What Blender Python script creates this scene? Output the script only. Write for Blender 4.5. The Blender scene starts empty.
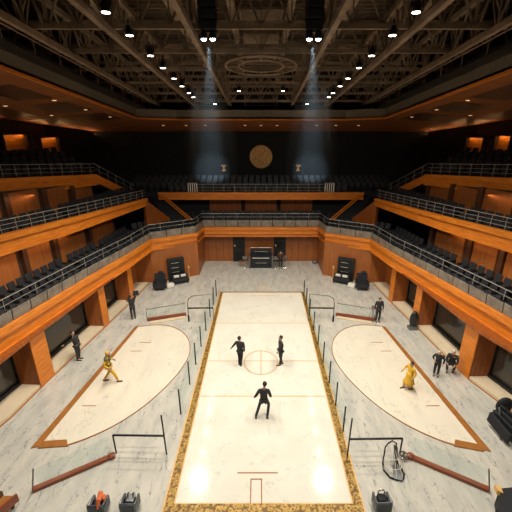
import bpy, bmesh, math, random
from mathutils import Vector, Matrix
random.seed(7)
PI = math.pi
S = bpy.context.scene
COL = S.collection

# ------------------------------------------------------------------ camera, world, lights, exposure
CAMH = 12.0
TILT = math.atan(130 / 350)
cam_d = bpy.data.cameras.new('camera'); cam = bpy.data.objects.new('camera', cam_d); COL.objects.link(cam)
cam_d.sensor_width = 36; cam_d.lens = 36 * 350 / 512
cam_d.shift_x = -5 / 512
cam.location = (0, 0, CAMH); cam.rotation_euler = (PI / 2 - TILT, 0, 0)
cam_d.clip_start = 0.1; cam_d.clip_end = 200
S.camera = cam
S.view_settings.view_transform = 'Standard'; S.view_settings.look = 'None'
S.view_settings.exposure = 0.14; S.view_settings.gamma = 1.0; S.view_settings.use_curve_mapping = False
S.cycles.use_denoising = True
S.cycles.max_bounces = 6; S.cycles.diffuse_bounces = 4; S.cycles.volume_bounces = 0
S.cycles.sample_clamp_indirect = 4.0

W = bpy.data.worlds.new('world'); S.world = W; W.use_nodes = True
W.node_tree.nodes['Background'].inputs[0].default_value = (1.0, 0.72, 0.45, 1)
W.node_tree.nodes['Background'].inputs[1].default_value = 0.02

def aim(o, target):
    o.rotation_euler = (Vector(target) - o.location).to_track_quat('-Z', 'Y').to_euler()
def spot(name, loc, target, power, color, angle, blend=0.5, radius=0.12):
    l = bpy.data.lights.new(name, 'SPOT'); l.energy = power; l.color = color
    l.spot_size = math.radians(angle); l.spot_blend = blend; l.shadow_soft_size = radius
    o = bpy.data.objects.new(name, l); COL.objects.link(o); o.location = loc; aim(o, target); return o
def area(name, loc, target, sx, sy, power, color, spread=180):
    l = bpy.data.lights.new(name, 'AREA'); l.shape = 'RECTANGLE'; l.size = sx; l.size_y = sy
    l.energy = power; l.color = color; l.spread = math.radians(spread)
    o = bpy.data.objects.new(name, l); COL.objects.link(o); o.location = loc; aim(o, target); return o

WARM = (1.0, 0.925, 0.81)
def truss_z(y): return 16.75 - 0.096 * y
# lamps hung from the roof trusses: (x, y) places, both rows run away from the camera
LAMP_Y = [13.3, 15.4, 18.0, 20.1, 22.4, 24.5, 26.7, 28.3]
for yy in LAMP_Y:
    for s in (-1, 1):
        spot('truss_and_fill_light', (s * 5.0, yy, truss_z(yy) - 0.1), (s * 2.6, yy * 0.82 + 1.5, 0), 2000 if yy in (13.3, 15.4, 20.1) else 45, WARM, 125, 0.6, 0.12)
for yy in (5.5, 9.3):      # unseen fill lamps, added out of view to even out the light
    for s in (-1, 1):
        spot('truss_and_fill_light', (s * 5.0, yy, truss_z(yy) - 0.1), (s * 4.0, yy + 6, 0), 1500, WARM, 125, 0.6, 0.12)
# two theatre beams in the haze
BEAMS = [((-2.0, 15.4, 15.05), (-4.9, 35.4, 7.8)), ((2.0, 15.4, 15.05), (4.9, 35.4, 7.8))]
for a, b in BEAMS:
    spot('beam_light', a, b, 26000, (0.62, 0.85, 1.0), 11, 1.0, 0.06)
# warm lights washing the panelled walls below each tier
for s in (-1, 1):
    area('lower_wall_wash', (s * 12.2, 17, 5.75), (s * 13.4, 17, 4.6), 9, 0.12, 26, (1, 0.6, 0.3))
    area('middle_wall_wash', (s * 13.6, 20.5, 8.15), (s * 14.6, 20.5, 7.0), 8, 0.12, 12, (1, 0.6, 0.3))
    # uplights in the cove where the ceiling meets the wall
    for yc in (19.5, 23.2, 27.8, 31.2, 34.2):
        xc = 21.3 - (yc + 6) / 41.4 * 5.1 - 0.45; zc = 14.87 - 0.095 * yc - 0.4
        area('ceiling_cove_light', (s * xc, yc, zc), (s * (xc - 0.5), yc, zc + 0.6), 2.9, 0.06, 9, (1, 0.5, 0.18))

# ------------------------------------------------------------------ materials
def newmat(name):
    m = bpy.data.materials.new(name); m.use_nodes = True
    nt = m.node_tree; b = nt.nodes['Principled BSDF']; return m, nt, b
def ramp(nt, stops):
    r = nt.nodes.new('ShaderNodeValToRGB'); e = r.color_ramp.elements
    while len(e) < len(stops): e.new(0.5)
    for q, (p, c) in zip(e, stops): q.position = p; q.color = (c[0], c[1], c[2], 1)
    return r
def coords(nt, scale=(1, 1, 1), rot=(0, 0, 0)):
    t = nt.nodes.new('ShaderNodeNewGeometry'); mp = nt.nodes.new('ShaderNodeMapping')
    mp.inputs['Scale'].default_value = scale; mp.inputs['Rotation'].default_value = rot
    nt.links.new(t.outputs['Position'], mp.inputs['Vector']); return mp.outputs['Vector']
def noise(nt, vec, scale, detail=4, rough=0.55, dist=0.0):
    n = nt.nodes.new('ShaderNodeTexNoise'); n.inputs['Scale'].default_value = scale
    n.inputs['Detail'].default_value = detail; n.inputs['Roughness'].default_value = rough
    n.inputs['Distortion'].default_value = dist; nt.links.new(vec, n.inputs['Vector']); return n
def math_n(nt, op, a, b=None):
    n = nt.nodes.new('ShaderNodeMath'); n.operation = op
    for i, v in enumerate((a, b)):
        if v is None: continue
        if isinstance(v, (int, float)): n.inputs[i].default_value = v
        else: nt.links.new(v, n.inputs[i])
    return n.outputs[0]
def mixc(nt, fac, a, b):
    n = nt.nodes.new('ShaderNodeMix'); n.data_type = 'RGBA'
    if isinstance(fac, (int, float)): n.inputs['Factor'].default_value = fac
    else: nt.links.new(fac, n.inputs['Factor'])
    for k, v in ((6, a), (7, b)):
        if isinstance(v, tuple): n.inputs[k].default_value = (v[0], v[1], v[2], 1)
        else: nt.links.new(v, n.inputs[k])
    return n.outputs[2]
def bump(nt, b, h, strength, dist=0.02):
    n = nt.nodes.new('ShaderNodeBump'); n.inputs['Strength'].default_value = strength; n.inputs['Distance'].default_value = dist
    nt.links.new(h, n.inputs['Height']); nt.links.new(n.outputs[0], b.inputs['Normal'])

def plain(name, c, rough=0.6, metal=0.0, var=0.12, scale=6):
    m, nt, b = newmat(name)
    n = noise(nt, coords(nt), scale, 3)
    r = ramp(nt, [(0.3, tuple(v * (1 - var) for v in c)), (0.7, tuple(min(1, v * (1 + var)) for v in c))])
    nt.links.new(n.outputs['Fac'], r.inputs[0]); nt.links.new(r.outputs[0], b.inputs['Base Color'])
    b.inputs['Roughness'].default_value = rough; b.inputs['Metallic'].default_value = metal
    return m
def marble(name, base, cloud, vein, vein_w, rough, rot=0.5, stretch=(1, 1, 1), scale=0.35, strength=0.8):
    m, nt, b = newmat(name)
    v = coords(nt, stretch, (0, 0, rot))
    n1 = noise(nt, v, scale, 6, 0.62, 0.6)
    ridge = math_n(nt, 'ABSOLUTE', math_n(nt, 'SUBTRACT', n1.outputs['Fac'], 0.5))
    line = ramp(nt, [(0.0, (1, 1, 1)), (vein_w, (0, 0, 0))]); nt.links.new(ridge, line.inputs[0])
    n2 = noise(nt, v, scale * 2.7, 5, 0.6, 1.2)
    ridge2 = math_n(nt, 'ABSOLUTE', math_n(nt, 'SUBTRACT', n2.outputs['Fac'], 0.5))
    line2 = ramp(nt, [(0.0, (1, 1, 1)), (vein_w * 0.9, (0, 0, 0))]); nt.links.new(ridge2, line2.inputs[0])
    n3 = noise(nt, v, scale * 1.3, 3, 0.5)
    cl = ramp(nt, [(0.35, base), (0.7, cloud)]); nt.links.new(n3.outputs['Fac'], cl.inputs[0])
    mask = noise(nt, v, scale * 2, 2)
    mk = ramp(nt, [(0.42, (0, 0, 0)), (0.6, (1, 1, 1))]); nt.links.new(mask.outputs['Fac'], mk.inputs[0])
    s = math_n(nt, 'MULTIPLY', math_n(nt, 'MAXIMUM', line.outputs[0], math_n(nt, 'MULTIPLY', line2.outputs[0], 0.6)), mk.outputs[0])
    s = math_n(nt, 'MULTIPLY', s, strength)
    nt.links.new(mixc(nt, s, cl.outputs[0], vein), b.inputs['Base Color'])
    b.inputs['Roughness'].default_value = rough
    return m
def wood(name, c1, c2, rough=0.4, scale=(1.0, 1.0, 9.0), seams=None):
    m, nt, b = newmat(name)
    v = coords(nt, scale)
    n = noise(nt, v, 1.3, 6, 0.6, 0.4)
    r = ramp(nt, [(0.3, c1), (0.7, c2)]); nt.links.new(n.outputs['Fac'], r.inputs[0])
    nt.links.new(r.outputs[0], b.inputs['Base Color']); b.inputs['Roughness'].default_value = rough
    bump(nt, b, n.outputs['Fac'], 0.15)
    return m

M = {}
M['marble_floor'] = marble('grey_marble', (0.57, 0.545, 0.47), (0.45, 0.44, 0.39), (0.14, 0.15, 0.16), 0.013, 0.18, 0.6, (2.4, 0.8, 1), 0.8, 0.95)
M['marble_court'] = marble('cream_marble', (0.74, 0.71, 0.61), (0.69, 0.66, 0.56), (0.33, 0.30, 0.24), 0.0055, 0.10, 0.3, (1, 1, 1), 0.6, 0.65)
M['marble_side'] = marble('warm_marble', (0.75, 0.69, 0.555), (0.69, 0.64, 0.52), (0.27, 0.25, 0.21), 0.006, 0.14, 1.1, (1.5, 0.7, 1), 0.65, 0.7)
M['marble_step'] = marble('step_marble', (0.70, 0.58, 0.40), (0.64, 0.53, 0.37), (0.45, 0.35, 0.24), 0.01, 0.25, 0.2, (1, 1, 1), 0.7, 0.5)
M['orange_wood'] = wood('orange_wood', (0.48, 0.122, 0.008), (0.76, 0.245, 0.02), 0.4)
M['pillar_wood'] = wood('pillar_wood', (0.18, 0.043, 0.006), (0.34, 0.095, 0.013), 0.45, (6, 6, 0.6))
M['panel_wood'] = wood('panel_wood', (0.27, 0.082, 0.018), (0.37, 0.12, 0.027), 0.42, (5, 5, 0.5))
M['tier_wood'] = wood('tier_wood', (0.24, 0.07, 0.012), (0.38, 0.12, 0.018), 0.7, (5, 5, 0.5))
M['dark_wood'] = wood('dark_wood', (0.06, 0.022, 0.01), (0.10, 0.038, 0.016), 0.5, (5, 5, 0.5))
M['soffit_wood'] = wood('soffit_wood', (0.20, 0.058, 0.012), (0.31, 0.098, 0.02), 0.75, (0.5, 2, 1))
M['red_wood'] = wood('red_wood', (0.20, 0.045, 0.018), (0.30, 0.08, 0.03), 0.35)
M['line_brown'] = wood('line_brown', (0.27, 0.10, 0.02), (0.38, 0.155, 0.035), 0.4, (3, 3, 3))
M['line_gold'] = plain('line_gold', (0.66, 0.40, 0.14), 0.35)
M['line_thin'] = plain('line_thin', (0.58, 0.36, 0.16), 0.4)
M['black_fabric'] = plain('black_fabric', (0.012, 0.013, 0.016), 0.8)
M['seat_back'] = plain('seat_back_fabric', (0.016, 0.017, 0.019), 0.6)
M['carpet'] = plain('dark_carpet', (0.014, 0.014, 0.017), 0.95)
M['dark_wall'] = plain('dark_wall', (0.009, 0.010, 0.011), 0.85, 0, 0.2, 1.5)
M['brown_wall'] = plain('brown_wall', (0.05, 0.026, 0.014), 0.7)
M['concrete'] = plain('parapet_grey', (0.19, 0.165, 0.13), 0.55, 0, 0.35, 2.2)
M['cove_grey'] = plain('cove_grey', (0.17, 0.135, 0.09), 0.7)
M['duct'] = plain('duct_grey', (0.085, 0.074, 0.058), 0.6, 0.1)
M['truss'] = plain('truss_metal', (0.27, 0.19, 0.12), 0.6, 0.1, 0.3, 2)
M['roof'] = plain('roof_deck', (0.075, 0.052, 0.032), 0.85, 0, 0.4, 1.2)
M['rail_metal'] = plain('rail_metal', (0.34, 0.32, 0.28), 0.45, 0.4)
M['black_metal'] = plain('black_metal', (0.015, 0.017, 0.017), 0.35, 0.4)
M['grey_metal'] = plain('grey_metal', (0.22, 0.23, 0.23), 0.35, 0.7)
M['chrome'] = plain('chrome', (0.7, 0.68, 0.62), 0.2, 0.9)
M['black_box'] = plain('black_box', (0.014, 0.016, 0.019), 0.4)
M['navy'] = plain('navy_leather', (0.02, 0.032, 0.05), 0.35)
M['door'] = plain('door_black', (0.008, 0.011, 0.013), 0.6)
M['suit'] = plain('dark_suit', (0.022, 0.022, 0.024), 0.8)
M['trousers'] = plain('grey_trousers', (0.03, 0.034, 0.038), 0.8)
M['yellow_cloth'] = plain('yellow_cloth', (0.72, 0.42, 0.03), 0.7)
M['olive_cloth'] = plain('olive_cloth', (0.11, 0.10, 0.03), 0.8, 0, 0.8, 14)
M['skin'] = plain('skin', (0.50, 0.28, 0.17), 0.5)
M['hair'] = plain('dark_hair', (0.02, 0.014, 0.01), 0.7)
M['pale_hair'] = plain('pale_hair', (0.55, 0.5, 0.44), 0.7)
M['orange_cloth'] = plain('orange_cloth', (0.55, 0.13, 0.04), 0.8)
M['white_cloth'] = plain('white_cloth', (0.7, 0.66, 0.58), 0.8)
M['brass'] = plain('brass', (0.80, 0.50, 0.17), 0.45, 0.3)
m, nt, b = newmat('gold_ornament')
v = coords(nt)
vo = nt.nodes.new('ShaderNodeTexVoronoi'); vo.inputs['Scale'].default_value = 7; nt.links.new(v, vo.inputs['Vector'])
n = noise(nt, v, 9, 3, 0.6, 2.5)
h = math_n(nt, 'ADD', math_n(nt, 'MULTIPLY', vo.outputs['Distance'], 0.8), math_n(nt, 'MULTIPLY', n.outputs['Fac'], 0.6))
r = ramp(nt, [(0.35, (0.10, 0.055, 0.02)), (0.5, (0.22, 0.12, 0.025)), (0.62, (0.50, 0.31, 0.07)), (0.85, (0.15, 0.08, 0.02))])
nt.links.new(h, r.inputs[0]); nt.links.new(r.outputs[0], b.inputs['Base Color'])
b.inputs['Roughness'].default_value = 0.4; b.inputs['Metallic'].default_value = 0.35; bump(nt, b, h, 0.6, 0.05)
M['gold_ornament'] = m
m, nt, b = newmat('gold_relief')
v = coords(nt); n = noise(nt, v, 2.4, 3, 0.6, 3.5)
r = ramp(nt, [(0.38, (0.30, 0.13, 0.03)), (0.5, (0.95, 0.62, 0.24)), (0.65, (0.70, 0.38, 0.11))])
nt.links.new(n.outputs['Fac'], r.inputs[0]); nt.links.new(r.outputs[0], b.inputs['Base Color'])
b.inputs['Roughness'].default_value = 0.5; bump(nt, b, n.outputs['Fac'], 0.7, 0.1)
M['gold_relief'] = m
m, nt, b = newmat('tinted_glass'); b.inputs['Base Color'].default_value = (0.045, 0.038, 0.028, 1); b.inputs['Roughness'].default_value = 0.08  # grey-brown reflections are put into the pane's base colour
b.inputs['Specular IOR Level'].default_value = 0.7
M['dark_glass'] = m
m, nt, b = newmat('clear_glass')
g = nt.nodes.new('ShaderNodeBsdfGlossy'); g.inputs['Roughness'].default_value = 0.05; g.inputs['Color'].default_value = (0.8, 0.9, 0.9, 1)
t = nt.nodes.new('ShaderNodeBsdfTransparent'); t.inputs['Color'].default_value = (0.94, 0.97, 0.97, 1)
mx = nt.nodes.new('ShaderNodeMixShader'); mx.inputs[0].default_value = 0.04
nt.links.new(t.outputs[0], mx.inputs[1]); nt.links.new(g.outputs[0], mx.inputs[2])
nt.links.new(mx.outputs[0], nt.nodes['Material Output'].inputs['Surface'])
M['clear_glass'] = m
def emit(name, c, s):
    m, nt, b = newmat(name); b.inputs['Base Color'].default_value = (*c, 1)
    b.inputs['Emission Color'].default_value = (*c, 1); b.inputs['Emission Strength'].default_value = s; return m
M['lens'] = emit('lamp_lens', (1, 0.9, 0.75), 14)
M['cool_lens'] = emit('cool_lens', (0.8, 0.95, 1.0), 30)
M['small_lens'] = emit('small_lens', (1, 0.68, 0.36), 1.2)

# ------------------------------------------------------------------ helpers
OFF = {}
class MB:
    def __init__(self): self.v = []; self.f = []; self.mi = []; self.cur = 0; self.smooth = []; self.sm = False
    def add(self, vs, fs):
        k = len(self.v); self.v += [tuple(p) for p in vs]
        for f in fs: self.f.append([i + k for i in f]); self.mi.append(self.cur); self.smooth.append(self.sm)
        return self
    def hexa(self, p):   # 8 points: bottom ring then top ring
        return self.add(p, [(3, 2, 1, 0), (4, 5, 6, 7), (0, 1, 5, 4), (1, 2, 6, 5), (2, 3, 7, 6), (3, 0, 4, 7)])
    def box(self, c, s, rz=0, rx=0):
        m = Matrix.Rotation(rz, 3, 'Z') @ Matrix.Rotation(rx, 3, 'X'); c = Vector(c); h = [x / 2 for x in s]
        P = [c + m @ Vector((x * h[0], y * h[1], z * h[2])) for z in (-1, 1) for x, y in ((-1, -1), (1, -1), (1, 1), (-1, 1))]
        return self.hexa(P)
    def rbox(self, c, s, r=0.03, rz=0, rx=0):      # box with chamfered edges all round
        bm = bmesh.new(); bmesh.ops.create_cube(bm, size=1)
        bmesh.ops.scale(bm, vec=s, verts=bm.verts)
        bmesh.ops.bevel(bm, geom=bm.edges[:], offset=min(r, min(s) * 0.45), segments=2, affect='EDGES', profile=0.6)
        m = Matrix.Rotation(rz, 3, 'Z') @ Matrix.Rotation(rx, 3, 'X'); c = Vector(c)
        bm.verts.index_update()
        self.add([c + m @ v.co for v in bm.verts], [[v.index for v in f.verts] for f in bm.faces]); bm.free(); return self
    def bar(self, p, q, w, h, up=(0, 0, 1)):
        p, q = Vector(p), Vector(q); d = (q - p).normalized(); u = Vector(up)
        sd = d.cross(u)
        if sd.length < 1e-3: sd = d.cross(Vector((0, 1, 0)))
        sd.normalize(); u = sd.cross(d).normalized(); sd *= w / 2; u *= h / 2
        return self.hexa([p - sd - u, p + sd - u, p + sd + u, p - sd + u, q - sd - u, q + sd - u, q + sd + u, q - sd + u])
    def tube(self, pts, r, n=8, closed=False):
        pts = [Vector(p) for p in pts]; rings = []
        rr = r if isinstance(r, (list, tuple)) else [r] * len(pts)
        for i, p in enumerate(pts):
            a = pts[i - 1] if (i > 0 or closed) else p; c = pts[(i + 1) % len(pts)] if (i < len(pts) - 1 or closed) else p
            d = (c - a).normalized(); u = Vector((0, 0, 1)) if abs(d.z) < 0.95 else Vector((0, 1, 0))
            x = d.cross(u).normalized(); y = x.cross(d).normalized()
            rings.append([p + (x * math.cos(t) + y * math.sin(t)) * rr[i] for t in [2 * PI * k / n for k in range(n)]])
        vs = [v for g in rings for v in g]; fs = []; N = len(rings)
        for i in range(N if closed else N - 1):
            j = (i + 1) % N
            for k in range(n): fs.append((i * n + k, i * n + (k + 1) % n, j * n + (k + 1) % n, j * n + k))
        if not closed: fs += [tuple(range(n))[::-1], tuple((N - 1) * n + k for k in range(n))]
        return self.add(vs, fs)
    def lathe(self, c, prof, n=20, axis='Z'):
        c = Vector(c); vs = []; fs = []
        for r, z in prof:
            for k in range(n):
                t = 2 * PI * k / n; p = Vector((r * math.cos(t), r * math.sin(t), z))
                if axis == 'Y': p = Vector((p.x, -p.z, p.y))
                vs.append(c + p)
        for i in range(len(prof) - 1):
            for k in range(n): fs.append((i * n + k, i * n + (k + 1) % n, (i + 1) * n + (k + 1) % n, (i + 1) * n + k))
        fs += [tuple(range(n))[::-1], tuple((len(prof) - 1) * n + k for k in range(n))]
        return self.add(vs, fs)
    def ball(self, c, s, n=12, m=8):
        prof = [(math.sin(PI * i / m), -math.cos(PI * i / m)) for i in range(m + 1)]
        prof[0] = (0.01, -1); prof[-1] = (0.01, 1)
        k = len(self.v); self.lathe((0, 0, 0), prof, n)
        s = s if isinstance(s, (tuple, list)) else (s, s, s)
        for i in range(k, len(self.v)):
            v = self.v[i]; self.v[i] = (c[0] + v[0] * s[0], c[1] + v[1] * s[1], c[2] + v[2] * s[2])
        return self
    def prism(self, pts, z0, z1):
        n = len(pts)
        return self.add([(p[0], p[1], z0) for p in pts] + [(p[0], p[1], z1) for p in pts],
                        [tuple(range(n))[::-1], tuple(range(n, 2 * n))] + [(i, (i + 1) % n, n + (i + 1) % n, n + i) for i in range(n)])
    def band(self, inner, outer, z0, z1, closed=True):   # flat band between two outlines with the same point count
        n = len(inner); N = n if closed else n - 1
        for i in range(N):
            j = (i + 1) % n
            a, b_, c, d = inner[i], inner[j], outer[j], outer[i]
            self.hexa([(*a, z0), (*b_, z0), (*c, z0), (*d, z0), (*a, z1), (*b_, z1), (*c, z1), (*d, z1)])
        return self
    def build(self, name, mats, parent=None, world=True, fix=True):
        off = Vector((0, 0, 0))
        if parent is not None and world: off = Vector(OFF.get(parent.name, (0, 0, 0)))
        me = bpy.data.meshes.new(name); me.from_pydata([tuple(Vector(p) - off) for p in self.v], [], self.f)
        for m_ in (mats if isinstance(mats, (list, tuple)) else [mats]): me.materials.append(m_)
        for p, i, s in zip(me.polygons, self.mi, self.smooth): p.material_index = i; p.use_smooth = s
        if fix:
            bm = bmesh.new(); bm.from_mesh(me); bmesh.ops.recalc_face_normals(bm, faces=bm.faces[:]); bm.to_mesh(me); bm.free()
        o = bpy.data.objects.new(name, me); COL.objects.link(o)
        if parent is not None: o.parent = parent; OFF[o.name] = tuple(off)
        return o
def thing(name, label, cat, loc=(0, 0, 0), rz=0, group=None):
    o = bpy.data.objects.new(name, None); COL.objects.link(o); o.empty_display_size = 0.2
    o.location = loc; o.rotation_euler = (0, 0, rz); o['label'] = label; o['category'] = cat
    if group: o['group'] = group
    OFF[o.name] = tuple(loc); return o
def tag(o, label, cat, group=None):
    o['label'] = label; o['category'] = cat
    if group: o['group'] = group
    return o
def struct(o): o['kind'] = 'structure'; return o
def copy_thing(root, loc, rz, label=None, group=None):
    r = root.copy(); COL.objects.link(r); r.location = loc; r.rotation_euler = (0, 0, rz)
    if label: r['label'] = label
    if group: r['group'] = group
    for ch in list(root.children):
        c = ch.copy(); COL.objects.link(c); c.parent = r
        for g in list(ch.children):
            d = g.copy(); COL.objects.link(d); d.parent = c
    return r
def offset_path(path, d):      # to the left of the walking direction
    out = []; n = len(path)
    for i in range(n):
        ns = []
        for a, b_ in ((i - 1, i), (i, i + 1)):
            if a < 0 or b_ >= n: continue
            dx, dy = path[b_][0] - path[a][0], path[b_][1] - path[a][1]; l = math.hypot(dx, dy); ns.append((-dy / l, dx / l))
        nx = sum(q[0] for q in ns) / len(ns); ny = sum(q[1] for q in ns) / len(ns); l = nx * nx + ny * ny
        out.append((path[i][0] + d * nx / l, path[i][1] + d * ny / l))
    return out
def lerp(a, b_, t): return a + (b_ - a) * t
def interp(xs, ys, x):
    if x <= xs[0]: return ys[0]
    for i in range(len(xs) - 1):
        if x <= xs[i + 1]: return lerp(ys[i], ys[i + 1], (x - xs[i]) / (xs[i + 1] - xs[i]))
    return ys[-1]
def seg_points(path, step, margin=0.0):     # points with direction along a path, segment by segment
    out = []
    for a, b_ in zip(path[:-1], path[1:]):
        L = math.hypot(b_[0] - a[0], b_[1] - a[1]); m_ = min(margin, L / 2); n = int((L - 2 * m_) / step)
        if n < 1: continue
        st = (L - 2 * m_) / n
        for k in range(n):
            t = (m_ + st * (k + 0.5)) / L
            out.append((lerp(a[0], b_[0], t), lerp(a[1], b_[1], t), math.atan2(b_[1] - a[1], b_[0] - a[0]), st))
    return out
mir = lambda pts: [(-x, *r) for x, *r in reversed(pts)]

# ------------------------------------------------------------------ the hall: floor, walls, ceiling
struct(MB().prism([(-22, -6), (22, -6), (22, 37), (-22, 37)], -0.3, 0.0).build('floor', M['marble_floor']))
struct(MB().prism([(-22, -6.3), (22, -6.3), (22, -6), (-22, -6)], 0, 20).build('wall_front', M['brown_wall']))
# outer walls of the hall (behind the top seats)
OUT_L = [(-21.3, -6), (-16.2, 35.4)]
for s, nm in ((-1, 'wall_left'), (1, 'wall_right')):
    a, b_, c, d = (21.3 * s, -6), (17.0 * s, 29.2), (16.2 * s, 35.4), (16.6 * s, 35.4)
    mb = MB(); mb.prism([a, b_, (b_[0] + 0.4 * s, b_[1]), (a[0] + 0.4 * s, a[1])], 0, 16.5)
    w = struct(mb.build(nm, M['brown_wall']))
    mb = MB(); mb.prism([b_, c, d, (b_[0] + 0.4 * s, b_[1])], 0, 13)
    struct(mb.build(nm + '_corner', M['dark_wall']))
mb = MB(); mb.box((0, 35.6, 9), (33.4, 0.4, 18))
wb = struct(mb.build('wall_back', M['dark_wall']))
mb = MB()
for x in (-12.5, -8.2, -4.1, 4.1, 8.2, 12.5): mb.box((x, 35.37, 8.8), (0.12, 0.06, 5.6))
mb.build('wall_seam', M['black_fabric'], wb)

# sloping ceiling with the opening to the roof trusses
OUTC = [(-21.6, -6), (-16.3, 35.5), (16.3, 35.5), (21.6, -6)]
INC = [(-10.0, -6), (-10.0, 30.3), (-7.0, 31.25), (7.0, 31.25), (10.0, 30.3), (10.0, -6)]
zo = lambda y: 14.87 - 0.095 * y
zi = lambda y: 15.65 - 0.101 * y
mb = MB()
def v3(p, f, dz=0): return (p[0], p[1], f(p[1]) + dz)
for (o1, o2, i1, i2) in ((OUTC[0], OUTC[1], INC[0], INC[1]), (OUTC[3], OUTC[2], INC[5], INC[4])):
    mb.hexa([v3(o1, zo), v3(o2, zo), v3(i2, zi), v3(i1, zi), v3(o1, zo, 0.2), v3(o2, zo, 0.2), v3(i2, zi, 0.2), v3(i1, zi, 0.2)])
mb.hexa([v3(OUTC[1], zo), v3(OUTC[2], zo), v3(INC[3], zi), v3(INC[2], zi), v3(OUTC[1], zo, 0.2), v3(OUTC[2], zo, 0.2), v3(INC[3], zi, 0.2), v3(INC[2], zi, 0.2)])
for s in (-1, 1):
    p, q, r_ = (16.3 * s, 35.5), (10 * s, 30.3), (7 * s, 31.25)
    mb.add([v3(p, zo), v3(q, zi), v3(r_, zi), v3(p, zo, .2), v3(q, zi, .2), v3(r_, zi, .2)], [(0, 1, 2), (3, 4, 5), (0, 1, 4, 3), (1, 2, 5, 4), (2, 0, 3, 5)])
ceil = struct(mb.build('ceiling', M['soffit_wood']))
# darker inset panels of the ceiling
mb = MB()
def soff(s, t, y):      # t 0 at the wall, 1 at the opening
    xo = 21.6 - (y + 6) / 41.5 * 5.3; x = lerp(xo, 10.0, t); return (s * x, y, lerp(zo(y), zi(y), t) - 0.012)
for s in (-1, 1):
    for y0 in (8.5, 13, 17.5, 22, 26.5):
        for t0, t1 in ((0.12, 0.42), (0.55, 0.85)):
            P = [soff(s, t0, y0), soff(s, t1, y0), soff(s, t1, y0 + 3.2), soff(s, t0, y0 + 3.2)]
            mb.hexa([(x, y, z - 0.02) for x, y, z in P] + [(x, y, z + 0.02) for x, y, z in P])
mb.build('inset_panel', M['dark_wood'], ceil)
# upstand around the ceiling opening
mb = MB()
for a, b_ in zip(INC[:-1], INC[1:]):
    oa = (a[0] * 1.02, a[1] + 0.2); ob = (b_[0] * 1.02, b_[1] + 0.2)
    mb.hexa([v3(a, zi, 0.06), v3(b_, zi, 0.06), v3(ob, zi, 0.06), v3(oa, zi, 0.06), v3(a, zi, 0.75), v3(b_, zi, 0.75), v3(ob, zi, 0.75), v3(oa, zi, 0.75)])
struct(mb.build('trim_1', M['cove_grey']))
mb = MB()
for a, b_ in zip(INC[:-1], INC[1:]):
    mb.bar(v3(a, zi, 0.0), v3(b_, zi, 0.0), 0.14, 0.12)
struct(mb.build('trim_2', M['orange_wood']))
# roof deck above the trusses, with ribs
mb = MB(); mb.hexa([(-13, -6, truss_z(-6) + 3), (13, -6, truss_z(-6) + 3), (13, 36, truss_z(36) + 3), (-13, 36, truss_z(36) + 3),
                    (-13, -6, truss_z(-6) + 3.2), (13, -6, truss_z(-6) + 3.2), (13, 36, truss_z(36) + 3.2), (-13, 36, truss_z(36) + 3.2)])
roof = struct(mb.build('ceiling_roof', M['roof']))
mb = MB()
for k in range(60):
    y = 7 + k * 0.45
    if k % 7 < 5: mb.bar((-9.8, y, truss_z(y) + 2.9), (9.8, y, truss_z(y) + 2.9), 0.1, 0.12)
mb.build('roof_rib', M['truss'], roof)
mb = MB()
mb.box((0, 33.2, 14.6), (26, 0.3, 3.8))
for s in (-1, 1):
    mb.hexa([(s * 12.9, -6, 14.9), (s * 13.2, -6, 14.9), (s * 13.2, 33.2, 12.6), (s * 12.9, 33.2, 12.6), (s * 12.9, -6, 21), (s * 13.2, -6, 21), (s * 13.2, 33.2, 17), (s * 12.9, 33.2, 17)])
    mb.hexa([(s * 10.1, -6, zi(-6) + .7), (s * 13, -6, zi(-6) + .7), (s * 13, 33, zi(33) + .7), (s * 10.1, 33, zi(33) + .7), (s * 10.1, -6, zi(-6) + .75), (s * 13, -6, zi(-6) + .75), (s * 13, 33, zi(33) + .75), (s * 10.1, 33, zi(33) + .75)])
struct(mb.build('wall_upper', M['dark_wall']))
# framed dark panels along the far end above the opening
for i, x in enumerate((-7.6, -4.2, 0, 4.2, 7.6)):
    w_ = 2.6 if x else 2.8
    t = thing('louvre_screen', ('dark framed louvre screen at the far end of the roof, ' + ('far left', 'second from left', 'in the middle', 'second from right', 'far right')[i] + ' of five'), 'screen', (x, 33.0, 13.3))
    MB().box((x, 32.95, 14.15), (w_, 0.1, 0.9)).build('panel', M['black_box'], t)
    mb = MB()
    for dx in (-w_ / 2, w_ / 2): mb.box((x + dx, 32.9, 14.15), (0.1, 0.16, 1.1))
    for dz in (-.5, 0, .5): mb.box((x, 32.9, 14.15 + dz), (w_, 0.14, 0.06))
    mb.build('frame', M['truss'], t)

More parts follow.
